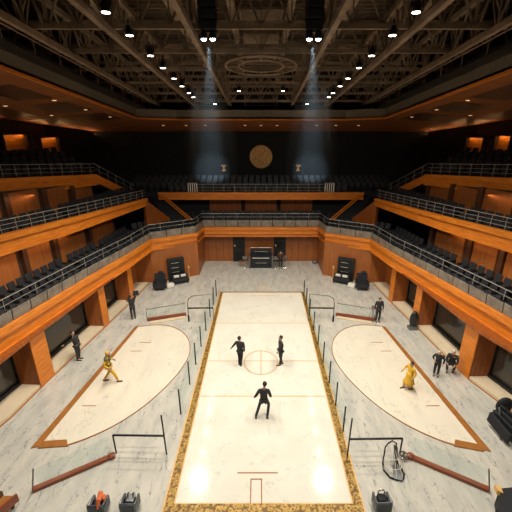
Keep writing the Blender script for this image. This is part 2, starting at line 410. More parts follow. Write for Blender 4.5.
# ------------------------------------------------------------------ ground level: plinths, pillars, windows, corner walls
LINE = {-1: [(-12.3, 7.2), (-11.0, 11.9), (-10.78, 13.85), (-9.95, 19.2), (-9.46, 22.7), (-9.12, 25.8)],
        1: [(12.5, 7.2), (11.3, 12.1), (10.5, 14.4), (9.9, 19.4), (9.45, 22.6), (9.12, 25.8)]}
side_word = {-1: 'left', 1: 'right'}
def on_line(s, y):
    L = LINE[s]; return interp([p[1] for p in L], [p[0] for p in L], y)
pillars = {-1: [13.85, 19.2, 22.7], 1: [14.45, 19.3, 22.5]}
wi = 1; tri = 3
for s in (-1, 1):
    L = LINE[s]
    lo = [(x, y) for x, y in L]; hi = [(x + s * 1.0, y) for x, y in L]
    o = MB().band(lo, hi, 0.0, 0.16, closed=False).build('trim_%d' % tri, M['marble_step']); struct(o); tri += 1
    o2 = MB().band([(x - s * 0.07, y) for x, y in L], [(x, y) for x, y in L], 0.0, 0.03, closed=False).build('trim_%d' % tri, M['line_brown']); struct(o2); tri += 1
    # wall above and behind the glass
    ps = pillars[s]
    bays = [(7.3, ps[0]), (ps[0] + .75, ps[1]), (ps[1] + .6, ps[2])]
    for k, (y0, y1) in enumerate(bays):
        x0, x1 = on_line(s, y0) + s * 1.0, on_line(s, y1) + s * 1.0
        d = s * 0.08
        root = struct(MB().hexa([(x0 + d, y0, .16), (x1 + d, y1, .16), (x1 + 2 * d, y1, .16), (x0 + 2 * d, y0, .16), (x0 + d, y0, 2.8), (x1 + d, y1, 2.8), (x1 + 2 * d, y1, 2.8), (x0 + 2 * d, y0, 2.8)]).build('window_%d' % wi, M['dark_glass'])); wi += 1
        mb = MB()
        mb.bar((x0, y0, .24), (x1, y1, .24), .16, .16); mb.bar((x0, y0, 2.7), (x1, y1, 2.7), .12, .16)
        n = max(1, int((y1 - y0) / 1.6))
        for q in (0, n):
            t_ = q / n; mb.box((lerp(x0, x1, t_), lerp(y0, y1, t_), 1.5), (.08, .08, 2.6))
        mb.build('window_frame', M['black_metal'], root)
    # last bay is panelled
    y0, y1 = ps[2] + .6, 25.8
    mb = MB(); mb.hexa([(on_line(s, y0) + s, y0, 0), (on_line(s, y1) + s, y1 + .6, 0), (on_line(s, y1) + s * 1.2, y1 + .6, 0), (on_line(s, y0) + s * 1.2, y0, 0),
                        (on_line(s, y0) + s, y0, 2.9), (on_line(s, y1) + s, y1 + .6, 2.9), (on_line(s, y1) + s * 1.2, y1 + .6, 2.9), (on_line(s, y0) + s * 1.2, y0, 2.9)])
    struct(mb.build('wall_%s_rear' % side_word[s], M['panel_wood']))
    # pillars
    for k, y in enumerate(ps):
        x = on_line(s, y)
        lab = 'orange wooden pillar under the lower balcony, %s on the %s side' % (('nearest', 'second', 'farthest')[k], side_word[s])
        t = thing('pillar', lab, 'pillar', (x, y, 0))
        dp = (.85, .55, .5)[k]; wd = 1.0
        x2 = on_line(s, y + dp)
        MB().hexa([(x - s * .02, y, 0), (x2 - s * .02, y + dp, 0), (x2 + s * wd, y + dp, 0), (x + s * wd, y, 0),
                   (x - s * .02, y, 2.85), (x2 - s * .02, y + dp, 2.85), (x2 + s * wd, y + dp, 2.85), (x + s * wd, y, 2.85)]).build('shaft', M['pillar_wood'], t)  # darker wood carries the shade of the camera-facing side
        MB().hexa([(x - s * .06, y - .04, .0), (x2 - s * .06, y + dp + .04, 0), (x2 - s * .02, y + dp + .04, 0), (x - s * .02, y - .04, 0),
                   (x - s * .06, y - .04, 2.8), (x2 - s * .06, y + dp + .04, 2.8), (x2 - s * .02, y + dp + .04, 2.8), (x - s * .02, y - .04, 2.8)]).build('lit_face', M['orange_wood'], t)  # thin brighter sheet, stands in for light on the court-facing side
# corner walls and back wall at floor level
for s in (-1, 1):
    P = [(s * 10.2, 26.2), (s * 8.72, 26.0), (s * 5.3, 27.65), (s * 5.3, 31.1), (s * 10.2, 31.1)]
    struct(MB().prism(P, 0, 3.0).build('wall_%s_corner_panel' % side_word[s], M['panel_wood']))
mb = MB(); mb.box((0, 31.1, 1.5), (10.7, .3, 3.0))
bk = struct(mb.build('wall_back_lower', M['panel_wood']))
mb = MB()
for x in (-4.9, -4.2, -3.5, -2.9, 2.9, 3.5, 4.2, 4.9): mb.box((x, 30.93, 1.5), (.025, .02, 2.9))
mb.build('panel_groove', M['dark_wood'], bk)
for i, x0 in enumerate((-2.05, 1.75)):
    d = struct(MB().box((x0, 30.86, 1.2), (1.1, .12, 2.4)).build('door_%d' % (i + 1), M['door']))
    mb = MB()
    for zz in (.65, 1.75): mb.box((x0, 30.79, zz), (.8, .02, .85))
    mb.build('door_panel', M['black_metal'], d)
    mb = MB(); mb.tube([(x0 - .38, 30.75, 1.5), (x0 - .38, 30.72, 1.56), (x0 - .38, 30.75, 1.7)], .03); mb.lathe((x0 - .38, 30.77, 1.62), [(.07, -.02), (.07, .02)], 12, 'Y')
    mb.build('door_handle', M['brass'], d)

# ------------------------------------------------------------------ courts painted / inlaid in the floor
ct = thing('playing_court', 'long cream marble centre court with gold lines and ornate gold border', 'court', (0.08, 16, 0))
CX0, CX1, CY0, CY1 = -2.9, 3.07, 8.2, 24.16
MB().prism([(CX0, CY0), (CX1, CY0), (CX1, CY1), (CX0, CY1)], 0, .03).build('court_surface', M['marble_court'], ct)
def rect(d): return [(CX0 - d, CY0 - d), (CX1 + d, CY0 - d), (CX1 + d, CY1 + d), (CX0 - d, CY1 + d)]
MB().band(rect(0), rect(.05), 0, .04).build('gold_edge_line', M['line_gold'], ct)
MB().band([(CX0 - .05, CY0 - .05), (CX1 + .05, CY0 - .05), (CX1 + .05, CY1 + .02), (CX0 - .05, CY1 + .02)],
          [(CX0 - .34, CY0 - .42), (CX1 + .34, CY0 - .42), (CX1 + .22, CY1 + .1), (CX0 - .22, CY1 + .1)], 0, .07).build('ornate_border', M['gold_ornament'], ct)
MB().band([(CX0 - .34, CY0 - .42), (CX1 + .34, CY0 - .42), (CX1 + .22, CY1 + .1), (CX0 - .22, CY1 + .1)],
          [(CX0 - .4, CY0 - .48), (CX1 + .4, CY0 - .48), (CX1 + .28, CY1 + .14), (CX0 - .28, CY1 + .14)], 0, .05).build('outer_edge_line', M['line_gold'], ct)
def cross(y, x0=CX0, x1=CX1, w=.05, z=.03): return MB().box(((x0 + x1) / 2, y, z + .002), (x1 - x0, w, .006))
for y in (19.75, 15.85, 13.2): cross(y).build('cross_line', M['line_gold'], ct)
CCY = 15.75
ring = lambda r, n=48: [(0.0 + r * math.cos(2 * PI * k / n), CCY + r * 1.12 * math.sin(2 * PI * k / n)) for k in range(n)]
MB().band(ring(.88), ring(.93), .03, .037).build('centre_circle', M['line_thin'], ct)
MB().box((0, CCY, .034), (.045, 2.05, .007)).build('centre_line', M['line_thin'], ct)
cross(9.3, -.87, .62, .05).build('serving_line', M['line_brown'], ct)
cross(23.65, -.75, 1.0, .05).build('serving_line', M['line_thin'], ct)
mb = MB()
mb.box((-.36, 8.6, .035), (.04, .9, .012)); mb.box((.02, 8.6, .035), (.04, .9, .012)); mb.box((-.17, 9.05, .035), (.42, .04, .012))
mb.build('goal_box_line', M['line_brown'], ct)
mb = MB()
mb.box((-.16, 24.9, .006), (.05, 1.4, .012)); mb.box((.42, 24.9, .006), (.05, 1.4, .012)); mb.box((.13, 25.6, .006), (.63, .05, .012))
mb.build('goal_box_line', M['line_gold'], ct)

def side_court(s):
    t = thing('side_court', 'cream half oval side court edged in brown, %s of the centre court' % side_word[s], 'court', (s * 6.5, 15, 0))
    c0, c1 = (s * 8.85, 10.45), (s * 7.85, 19.3)
    if s == 1: c0, c1 = (8.75, 10.3), (7.75, 19.25)
    ap = [(7.85, 19.35), (6.6, 19.6), (5.6, 19.35), (4.85, 18.75), (4.3, 17.9), (4.02, 16.9), (4.0, 16.0), (4.3, 14.7), (4.85, 13.4), (5.5, 12.3), (6.3, 11.4), (7.2, 10.75), (7.75, 10.5)]
    # smooth the curve
    pts = [c0, c1] + [(s * x, y) for x, y in ap[1:]]
    cur = [(s * x, y) for x, y in ap]
    for _ in range(2):
        nw = [cur[0]]
        for a, b_ in zip(cur[:-1], cur[1:]):
            nw += [(lerp(a[0], b_[0], .25), lerp(a[1], b_[1], .25)), (lerp(a[0], b_[0], .75), lerp(a[1], b_[1], .75))]
        cur = nw + [cur[-1]]
    cen = (s * 6.3, 15)
    MB().prism([c0, c1] + cur[1:], 0, .02).build('court_surface', M['marble_side'], t)
    inn = [(cen[0] + (x - cen[0]) * .99, cen[1] + (y - cen[1]) * .99) for x, y in cur]
    out = [(cen[0] + (x - cen[0]) * 1.005, cen[1] + (y - cen[1]) * 1.005) for x, y in cur]
    MB().band(inn, out, 0, .035, closed=False).build('curved_edge', M['line_brown'], t)
    mb = MB(); mb.hexa([(c0[0] - s * .02, c0[1], 0), (c0[0] + s * .28, c0[1] - .1, 0), (c1[0] + s * .16, c1[1] + .1, 0), (c1[0] - s * .04, c1[1], 0),
                        (c0[0] - s * .02, c0[1], .04), (c0[0] + s * .28, c0[1] - .1, .04), (c1[0] + s * .16, c1[1] + .1, .04), (c1[0] - s * .04, c1[1], .04)])
    mb.build('straight_edge', M['line_brown'], t)
    mb = MB(); mb.hexa([(c0[0], c0[1] - .1, 0), (s * 7.7, 10.45, 0), (s * 7.9, 10.75, 0), (c0[0], c0[1] + .22, 0), (c0[0], c0[1] - .1, .05), (s * 7.7, 10.45, .05), (s * 7.9, 10.75, .05), (c0[0], c0[1] + .22, .05)])
    mb.build('corner_edge', M['line_brown'], t)
    for y, x0, x1 in ((12.6, 7.55, 8.15), (16.75, 6.8, 7.4), (17.6, 6.5, 7.2)):
        MB().box((s * (x0 + x1) / 2, y, .024), (x1 - x0, .045, .008)).build('side_mark', M['line_brown'], t)
side_court(-1); side_court(1)

# ------------------------------------------------------------------ balconies
SEATS = []     # (x, y, z, heading, group)
def fascia(mb, path, zb, zt):
    n = len(path)
    prof = [(-.10, 0.0, .14), (-.02, .14, .62), (-.07, .62, .70), (-.16, .70, 1.0)]     # inward overhang, from, to (share of height)
    back = offset_path(path, .12)
    for o, f0, f1 in prof:
        fr = offset_path(path, o)
        for i in range(n - 1):
            j = i + 1
            z = lambda k, f: lerp(zb[k], zt[k], f)
            mb.hexa([(*fr[i], z(i, f0)), (*fr[j], z(j, f0)), (*back[j], z(j, f0)), (*back[i], z(i, f0)),
                     (*fr[i], z(i, f1)), (*fr[j], z(j, f1)), (*back[j], z(j, f1)), (*back[i], z(i, f1))])
def deck(path, z0, rows, depth, step, first=.12, last_extra=0.6, under=None):
    mb = MB(); o = first
    for k in range(rows + 1):
        o2 = o + (depth if k < rows else last_extra)
        A, B = offset_path(path, o), offset_path(path, o2); zt = z0 + step * min(k, rows - 1)
        for i in range(len(path) - 1):
            zb = (under if under is not None else z0 - .25)
            mb.hexa([(*A[i], zb), (*A[i + 1], zb), (*B[i + 1], zb), (*B[i], zb), (*A[i], zt), (*A[i + 1], zt), (*B[i + 1], zt), (*B[i], zt)])
        o = o2
    return mb
def seat_rows(path, z0, rows, depth, step, first, spacing, words, skip=None, margin=.2):
    for k in range(rows):
        P = offset_path(path, first + depth * (k + .55))
        for x, y, a, st in seg_points(P, spacing, margin):
            if skip and skip(x, y): continue
            SEATS.append((x, y, z0 + step * k, a, (('front', 'second', 'third', 'fourth', 'fifth', 'sixth')[k], words(x, y))))
def railing(name, label, pts, height, post_step, rails, parts_parent=None, r=.015, mat='rail_metal'):
    t = thing(name, label, 'railing', tuple(pts[0]))
    for f in rails:
        mb = MB(); mb.tube([(p[0], p[1], p[2] + height * f) for p in pts], r * (1.3 if f == 1 else .8), 6)
        mb.build('rail', M[mat], t)
    for a, b_ in zip(pts[:-1], pts[1:]):
        L = (Vector(b_) - Vector(a)).length; n = max(1, round(L / post_step))
        for k in range(n):
            p = Vector(a).lerp(Vector(b_), (k + .5) / n)
            MB().tube([p, p + Vector((0, 0, height))], r, 6).build('post', M[mat], t)
    return t

LP_L = [(-12.9, 6.0), (-11.14, 12.5), (-9.8, 19.5), (-9.12, 22.6), (-8.6, 26.0), (-5.4, 27.9), (-5.1, 29.75)]
LP_R = [(5.1, 29.75), (5.4, 27.9), (8.6, 26.0), (9.12, 22.6), (9.9, 19.4), (10.9, 15.1), (11.5, 12.3), (13.3, 6.0)]
LP = LP_L + LP_R
LPr = LP[::-1] if False else LP
# walking left-front -> back -> right-front keeps the outside on the left-hand side
ZB = [2.8] * len(LP); ZT = [4.05, 3.95, 3.85, 3.8, 3.75, 3.7, 3.68, 3.68, 3.7, 3.75, 3.8, 3.85, 3.9, 3.95, 4.05]
low = thing('balcony', 'lowest balcony ring faced in bright orange wood right above the pillars', 'balcony', (0, 20, 2.8))
mb = MB(); fascia(mb, LP, ZB, ZT); mb.build('fascia', M['orange_wood'], low)
DP = [(-12.9, 6.0), (-11.14, 12.5), (-9.8, 19.5), (-9.12, 22.6), (-8.6, 26.2), (-5.0, 29.95), (5.0, 29.95), (8.6, 26.2), (9.12, 22.6), (9.9, 19.4), (10.9, 15.1), (11.5, 12.3), (13.3, 6.0)]
deck(DP, 3.3, 3, .8, .22, .0, 1.2, 2.95).build('deck', M['carpet'], low)
mb = MB()
for s in (-1, 1): mb.prism([(s * 5.3, 28.0), (s * 8.6, 26.2), (s * 5.0, 30.0)], 2.9, 3.28)
mb.prism([(s_, y_) for s_, y_ in ((-5.3, 29.7), (5.3, 29.7), (5.3, 31.2), (-5.3, 31.2))], 2.82, 3.0)
for s in (-1, 1):
    L = LINE[s]; mb.band([(x - s * .3, y) for x, y in L], [(x + s * 1.4, y) for x, y in L], 2.82, 2.94, closed=False)
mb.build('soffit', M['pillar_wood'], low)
for x, y, a, st in seg_points(offset_path(LP, -.02), .95):
    zt = 3.7 + max(0, (24 - y)) * .017
    c = (x, y, zt + .3)
    MB().box(c, (st - .06, .05, .6), a, .12).build('parapet_panel', M['concrete'], low)
rp = offset_path(LP, .12)
railing('handrail', 'thin metal handrail above the grey parapet of the lowest balcony', [(p[0], p[1], 4.3 + max(0, 24 - p[1]) * .017) for p in rp], .55, 1.9, (1.0, .45))

def low_words(x, y):
    if y > 29.6 and abs(x) < 6: return 'row at the far end of the lowest balcony'
    return 'row on the %s side of the lowest balcony' % ('left' if x < 0 else 'right')
seat_rows(DP, 3.3, 3, .8, .22, .0, .52, low_words)

# wall behind the lowest seats: orange panels between dark recesses, one wall per side
wid = 0
def panel_wall(name, path, off, z0, z1s, period, panel, skip=None, wallmat='brown_wall', pm='tier_wood'):
    P = offset_path(path, off); Q = offset_path(path, off + .3); mb = MB()
    for i in range(len(P) - 1):
        mb.hexa([(*P[i], z0), (*P[i + 1], z0), (*Q[i + 1], z0), (*Q[i], z0), (*P[i], z1s[i]), (*P[i + 1], z1s[i + 1]), (*Q[i + 1], z1s[i + 1]), (*Q[i], z1s[i])])
    w = struct(mb.build(name, M[wallmat]))
    for i, (a, b_) in enumerate(zip(P[:-1], P[1:])):
        L = math.hypot(b_[0] - a[0], b_[1] - a[1]); n = max(1, round(L / period)); ang = math.atan2(b_[1] - a[1], b_[0] - a[0])
        for k in range(n):
            t_ = (k + .5) / n; x, y = lerp(a[0], b_[0], t_), lerp(a[1], b_[1], t_)
            if skip and skip(x, y): continue
            zt = lerp(z1s[i], z1s[i + 1], t_)
            nx, ny = math.sin(ang), -math.cos(ang)
            MB().box((x + nx * .05, y + ny * .05, (z0 + zt) / 2), (panel * L / n / period, .12, zt - z0 - .1), ang).build('wall_panel', M[pm], w)
            t2 = k / n + .02; x, y = lerp(a[0], b_[0], t2) , lerp(a[1], b_[1], t2)
            MB().box((x + nx * .12, y + ny * .12, (z0 + zt) / 2), (.3, .28, zt - z0), ang).build('pilaster', M['dark_wood'], w)
    return w
WL = [p for p in DP[:5]]; WR = DP[8:]
panel_wall('wall_left_lower_tier', WL, 2.9, 3.6, [6.05] * 5, 2.7, 2.0)
panel_wall('wall_right_lower_tier', WR, 2.9, 3.6, [6.05] * 5, 2.7, 2.0)
mb = MB(); mb.box((0, 32.85, 4.9), (22, .3, 2.6)); w = struct(mb.build('wall_back_middle', M['dark_wall']))
for x in (-3.35, 0, 3.35): MB().box((x, 32.65, 4.95), (2.95, .12, 1.75)).build('wall_panel', M['pillar_wood'], w)

# middle tier, left and right
MP = [(-16.0, 7.0), (-12.85, 16.15), (-11.26, 20.75), (-9.35, 28.3)]
def middle(s):
    path = MP if s == -1 else [(-x, y) for x, y in reversed(MP)]
    fl = lambda L: L if s == -1 else L[::-1]
    zb, zt = fl([6.3, 6.0, 5.95, 5.9]), fl([7.3, 7.02, 6.85, 6.5])
    t = thing('balcony', 'middle balcony faced in orange wood on the %s side of the hall' % side_word[s], 'balcony', (s * 12, 19, 6))
    mb = MB(); fascia(mb, path, zb, zt); mb.build('fascia', M['orange_wood'], t)
    deck(path, 6.3, 2, .75, .3, .05, .9, 6.1).build('deck', M['carpet'], t)
    # under side
    A, B = path, offset_path(path, 2.6); mb = MB()
    for i in range(3): mb.hexa([(*A[i], 6.03), (*A[i + 1], 6.03), (*B[i + 1], 6.03), (*B[i], 6.03), (*A[i], 6.12), (*A[i + 1], 6.12), (*B[i + 1], 6.12), (*B[i], 6.12)])
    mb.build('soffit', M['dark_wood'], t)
    rp = offset_path(path, .05)
    railing('railing', 'metal grid railing along the front of the %s middle balcony' % side_word[s], [(p[0], p[1], z - .02) for p, z in zip(rp, zt)], .68, .75, (1.0, .66, .33))
    seat_rows(path, 6.3, 2, .75, .3, .05, .52, lambda x, y: 'row of the %s middle balcony' % side_word[s])
    wp = MP[:3] + [(-10.1, 25.3)]
    if s == 1: wp = [(-x, y) for x, y in reversed(wp)]
    pw = panel_wall('wall_%s_middle_tier' % side_word[s], wp, 2.35, 6.7, fl([9.0, 8.75, 8.45, 8.15]), 2.9, 2.2, pm='tier_wood')
middle(-1); middle(1)
# middle tier across the far end
t = thing('balcony', 'narrow balcony of orange wood across the far end below the gold medallion', 'balcony', (0, 31, 5.9))
BP = [(-9.1, 31.0), (9.1, 31.0)]
mb = MB(); fascia(mb, BP, [5.85] * 2, [6.5] * 2); mb.build('fascia', M['orange_wood'], t)
mb = MB()
for k in range(5): mb.box((0, 31.5 + .85 * k + .1, 5.95 + (.1 + .2 * k) / 2), (25 if k else 18.2, .85, .1 + .2 * k + .1))
mb.build('deck', M['carpet'], t)
railing('railing', 'thin metal grid railing on the far balcony below the gold medallion', [(-5.6, 31.05, 6.45), (5.6, 31.05, 6.45)], .75, .9, (1.0, .6, .25))
for k in range(4):
    y = 31.55 + .85 * k + .1; z = 6.1 + .2 * k
    n = 30 if k else 20; xx = 8.4 if not k else 12.2
    for i in range(int(2 * xx / .58)):
        x = -xx + .29 + i * .58
        SEATS.append((x, y, z, 0, (('front', 'second', 'third', 'fourth')[k], 'row of the far middle balcony')))

# upper tier, left and right
UP = [(-18.6, 9.0), (-14.5, 19.5), (-12.0, 25.9)]
def upper(s):
    path = UP if s == -1 else [(-x, y) for x, y in reversed(UP)]
    fl = lambda L: L if s == -1 else L[::-1]
    zb, zt = fl([8.6, 8.22, 7.95]), fl([9.9, 9.3, 8.72])
    t = thing('balcony', 'highest balcony faced in dark orange wood on the %s side under the ceiling' % side_word[s], 'balcony', (s * 14, 20, 8.5))
    mb = MB(); fascia(mb, path, zb, zt); mb.build('fascia', M['orange_wood'], t)
    deck(path, 8.75, 4, .8, .32, .05, 2.5, 8.6).build('deck', M['carpet'], t)
    # sloping parapet that steps down from the end of the tier
    a, b_ = (s * 12.0, 25.9), (s * 10.7, 29.8)
    c, d = (s * 12.25, 26.0), (s * 10.95, 29.9)
    MB().hexa([(*a, 8.1), (*b_, 5.95), (*d, 5.95), (*c, 8.1), (*a, 8.72), (*b_, 6.6), (*d, 6.6), (*c, 8.72)]).build('sloping_parapet', M['orange_wood'], t)
    A = offset_path(path, 0); B = offset_path(path, 4.5); mb = MB()
    for i in range(2): mb.hexa([(*A[i], 8.5), (*A[i + 1], 8.2), (*B[i + 1], 8.2), (*B[i], 8.5), (*A[i], 8.66), (*A[i + 1], 8.66), (*B[i + 1], 8.66), (*B[i], 8.66)])
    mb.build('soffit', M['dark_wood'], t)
    rp = offset_path(path, .05)
    railing('railing', 'metal grid railing along the front of the %s highest balcony' % side_word[s], [(p[0], p[1], z - .02) for p, z in zip(rp, zt)], .75, .8, (1.0, .66, .33))
    railing('stair_railing', 'metal railing sloping down past the end of the %s highest balcony' % side_word[s], [(s * 12.05, 26.0, 8.7), (s * 10.75, 29.8, 6.55)], .75, 1.0, (1.0, .5))
    seat_rows(path, 8.75, 4, .8, .32, .05, .58, lambda x, y: 'row of the %s highest balcony' % side_word[s])
    # raked seating corner behind
    mb = MB()
    for k in range(4):
        z1 = 6.3 + .42 * k
        mb.hexa([(s * (12.5 + k * .8), 27.4, 5.9), (s * (13.3 + k * .8), 27.4, 5.9), (s * (13.3 + k * .8), 35.3, 5.9), (s * (12.5 + k * .8), 35.3, 5.9),
                 (s * (12.5 + k * .8), 27.4, z1), (s * (13.3 + k * .8), 27.4, z1), (s * (13.3 + k * .8), 35.3, z1), (s * (12.5 + k * .8), 35.3, z1)])
        if k > 0:
            for q in range(8): SEATS.append((s * (12.8 + k * .8), 28.4 + q * .6, z1, -s * PI / 2 * -1 if s == -1 else -PI / 2, (('front', 'second', 'third', 'fourth', 'fifth')[k], 'row of the %s rear corner' % side_word[s])))
    mb.build('corner_deck', M['carpet'], t)
upper(-1); upper(1)

# corner stairs between far balcony and lowest balcony
for s in (-1, 1):
    t = thing('staircase', 'dark carpeted stairs with orange stringers descending beside the far balcony, %s' % side_word[s], 'stairs', (s * 8.5, 30.5, 4))
    mb = MB(); n = 12
    T0, T1 = Vector((s * 10.4, 32.6, 6.2)), Vector((s * 9.3, 31.9, 6.2))
    B0, B1 = Vector((s * 8.25, 29.8, 4.1)), Vector((s * 6.5, 29.9, 4.1))
    for k in range(n):
        f0, f1 = k / n, (k + 1) / n; z = lerp(6.2, 4.15, f0)
        a, b_, c, d = T0.lerp(B0, f0), T1.lerp(B1, f0), T1.lerp(B1, f1), T0.lerp(B0, f1)
        mb.hexa([(a.x, a.y, z - .5), (b_.x, b_.y, z - .5), (c.x, c.y, z - .5), (d.x, d.y, z - .5), (a.x, a.y, z), (b_.x, b_.y, z), (c.x, c.y, z), (d.x, d.y, z)])
    mb.build('steps', M['carpet'], t)
    for dx in (0, .28):
        MB().bar((s * (9.1 - dx), 30.85, 6.42), (s * (6.3 - dx), 29.95, 4.25), .06, .09).build('stringer', M['orange_wood'], t)
    # orange side wall below the middle balcony
    a, b_ = (s * 9.45, 28.2), (s * 7.95, 29.8)
    c, d = (s * 9.7, 28.4), (s * 8.15, 29.95)
    MB().hexa([(*a, 3.9), (*b_, 3.9), (*d, 3.9), (*c, 3.9), (*a, 6.45), (*b_, 4.45), (*d, 4.45), (*c, 6.45)]).build('side_wall', M['pillar_wood'], t)
# lit niches in the outer side walls
def wallx(y): return 21.3 - (y + 6) / 35.2 * 4.3
for s in (-1, 1):
    for k, (y0, y1, z0, z1) in enumerate(((24.5, 26.9, 10.4, 11.45), (27.9, 30.3, 10.0, 11.15)) if s == -1 else ((25.2, 26.8, 10.35, 11.35), (27.7, 29.9, 10.1, 11.15))):
        x = wallx((y0 + y1) / 2); ym, zm = (y0 + y1) / 2, (z0 + z1) / 2
        ang = math.atan2(4.3, 35.2) * s
        t = thing('wall_niche', 'glowing orange wall niche behind the %s highest seats, %s' % (side_word[s], ('nearer one', 'farther one')[k]), 'niche', (s * x, ym, z0))
        MB().box((s * (x - .03), ym, zm), (.06, y1 - y0, z1 - z0), ang).build('back_panel', M['orange_wood'], t)
        mb = MB()
        for dy in (-1, 1): mb.box((s * (x - .2), ym + dy * ((y1 - y0) / 2 + .06), zm), (.4, .12, z1 - z0 + .24), ang)
        for dz in (-1, 1): mb.box((s * (x - .2), ym, zm + dz * ((z1 - z0) / 2 + .06)), (.4, y1 - y0 + .2, .12), ang)
        mb.build('frame', M['brown_wall'], t)
        area('niche_light', (s * (x - .25), ym, z1 - .03), (s * (x - .1), ym, z0), y1 - y0 - .3, .08, 4.5, (1, .62, .28))

# ------------------------------------------------------------------ seats
def seat_parts():
    a = MB().rbox((0, .02, .44), (.46, .44, .12), .04)
    b_ = MB().rbox((0, .25, .74), (.46, .09, .52), .04, 0, -.16)
    c = [MB().rbox((sx * .25, .06, .42), (.04, .42, .44), .015) for sx in (-1, 1)]
    d = MB(); d.box((0, .08, .2), (.34, .1, .4)); d.box((0, .08, .03), (.4, .3, .05))
    return a, b_, c, d
a, b_, c, d = seat_parts()
for q in (a, b_, *c, d): q.v = [(x * .92, y * .88, z * .84) for x, y, z in q.v]
from_cam = lambda q: math.dist((q[0], q[1], q[2] + .6), (0, 0, CAMH))
def in_frame(q):
    y, z = q[1], q[2] + .7 - CAMH
    dd = y * math.cos(TILT) - z * math.sin(TILT); u = y * math.sin(TILT) + z * math.cos(TILT)
    if dd < 1: return False
    return -4 < 261 + 350 * q[0] / dd < 516 and 0 < 256 - 350 * u / dd < 512
vis = sorted([q for q in SEATS if in_frame(q)], key=from_cam)
near, rest = vis[:300], vis[300:] 
proto = None
tens = 'first second third fourth fifth sixth seventh eighth ninth tenth eleventh twelfth thirteenth fourteenth fifteenth sixteenth seventeenth eighteenth nineteenth twentieth'.split()
ORDS = tens + ['twenty-' + q for q in tens[:9]] + ['thirtieth'] + ['thirty-' + q for q in tens[:9]] + ['fortieth'] + ['forty-' + q for q in tens[:9]]
NO = {}
near.sort(key=lambda q: (q[1], q[0]))
for i, (x, y, z, ang, (row, where)) in enumerate(near):
    grp = 'black seats in the %s %s' % (row, where); NO[grp] = NO.get(grp, 0) + 1
    if 'far' in where: lab = 'black seat midway along the %s %s' % (row, where.replace('at the', 'at'))
    else: lab = '%s black seat from the near end, %s %s' % (ORDS[NO[grp] - 1], row, where.replace('row on the ', 'row, ').replace('row of the ', 'row, ').replace(' side of the lowest balcony', ' of lowest balcony'))
    if proto is None:
        proto = thing('auditorium_seat', lab, 'seat', (0, 0, 0), 0, grp)
        a.build('seat', M['black_fabric'], proto); b_.build('backrest', M['seat_back'], proto)
        for q in c: q.build('armrest', M['black_box'], proto)
        d.build('pedestal', M['black_metal'], proto)
        proto.location = (x, y, z); proto.rotation_euler = (0, 0, ang)
    else: copy_thing(proto, (x, y, z), ang, lab, grp)
mb = MB()
for x, y, z, ang, g in rest:
    R_ = Matrix.Rotation(ang, 3, 'Z')
    for cc, ss, rx, mi in (((0, .02, .44), (.46, .44, .12), 0, 0), ((0, .25, .74), (.46, .09, .52), -.16, 1), ((0, .08, .2), (.34, .1, .4), 0, 0), ((-.25, .06, .42), (.04, .42, .44), 0, 0), ((.25, .06, .42), (.04, .42, .44), 0, 0)):
        mb.cur = mi; cc = (cc[0] * .92, cc[1] * .88, cc[2] * .84); p = R_ @ Vector(cc); mb.box((x + p.x, y + p.y, z + p.z), (ss[0] * .92, ss[1] * .88, ss[2] * .84), ang, rx)
o = mb.build('auditorium_seats', [M['black_fabric'], M['seat_back']])
tag(o, 'distant black auditorium seats filling the upper and far balcony rows', 'seats'); o['kind'] = 'stuff'

#@@DETAILS@@
# ------------------------------------------------------------------ roof trusses
def truss(name, label, a, b_, depth=1.5, w=.16, n=12, double=False):
    a, b_ = Vector(a), Vector(b_); t = thing(name, label, 'truss', tuple(a)); up = Vector((0, 0, depth))
    mb = MB(); mb.bar(a, b_, w, w * 1.1); mb.build('bottom_chord', M['truss'], t)
    mb = MB(); mb.bar(a + up, b_ + up, w, w * 1.1); mb.build('top_chord', M['truss'], t)
    mb = MB()
    for k in range(n):
        p, q = a.lerp(b_, k / n), a.lerp(b_, (k + 1) / n); m_ = p.lerp(q, .5) + up
        mb.bar(p, m_, .07, .07); mb.bar(m_, q, .07, .07); mb.bar(p, p + up, .05, .05)
    mb.build('bracing', M['truss'], t); return t
long_x = [(-8.6, 'outer left'), (-5.6, 'second from left'), (-2.6, 'third from left'), (2.6, 'third from right'), (5.6, 'second from right'), (8.6, 'outer right')]
for x, wd in long_x:
    truss('roof_truss', 'long brown roof truss running away from the camera, %s' % wd, (x, 6, truss_z(6)), (x, 32.6, truss_z(32.6)), 1.5, .2, 18)
for y, wd in ((9.5, 'nearest'), (12.4, 'second nearest'), (15.4, 'third nearest'), (18.4, 'fourth nearest'), (21.6, 'fifth nearest'), (24.9, 'third farthest'), (28.4, 'second farthest'), (31.8, 'farthest')):
    truss('cross_truss', 'brown roof truss crossing from side to side, %s' % wd, (-12.6, y, truss_z(y) + .25), (12.6, y, truss_z(y) + .25), 1.1, .16, 22)
# intermediate light bars and secondary beams
for x, wd in ((-7.1, 'left of the lamp row'), (-3.9, 'left of centre'), (-1.3, 'just left of centre'), (1.3, 'just right of centre'), (3.9, 'right of centre'), (7.1, 'right of the lamp row')):
    z0, z1 = truss_z(6) + 1.9, truss_z(32) + 1.9
    t = thing('roof_joist', 'thin roof joist high above the trusses, %s' % wd, 'beam', (x, 6, z0))
    MB().bar((x, 6, z0), (x, 32.6, z1), .12, .3).build('web', M['truss'], t)
    mb = MB()
    for dz in (-.16, .16): mb.bar((x, 6, z0 + dz), (x, 32.6, z1 + dz), .3, .04)
    mb.build('flange', M['truss'], t)
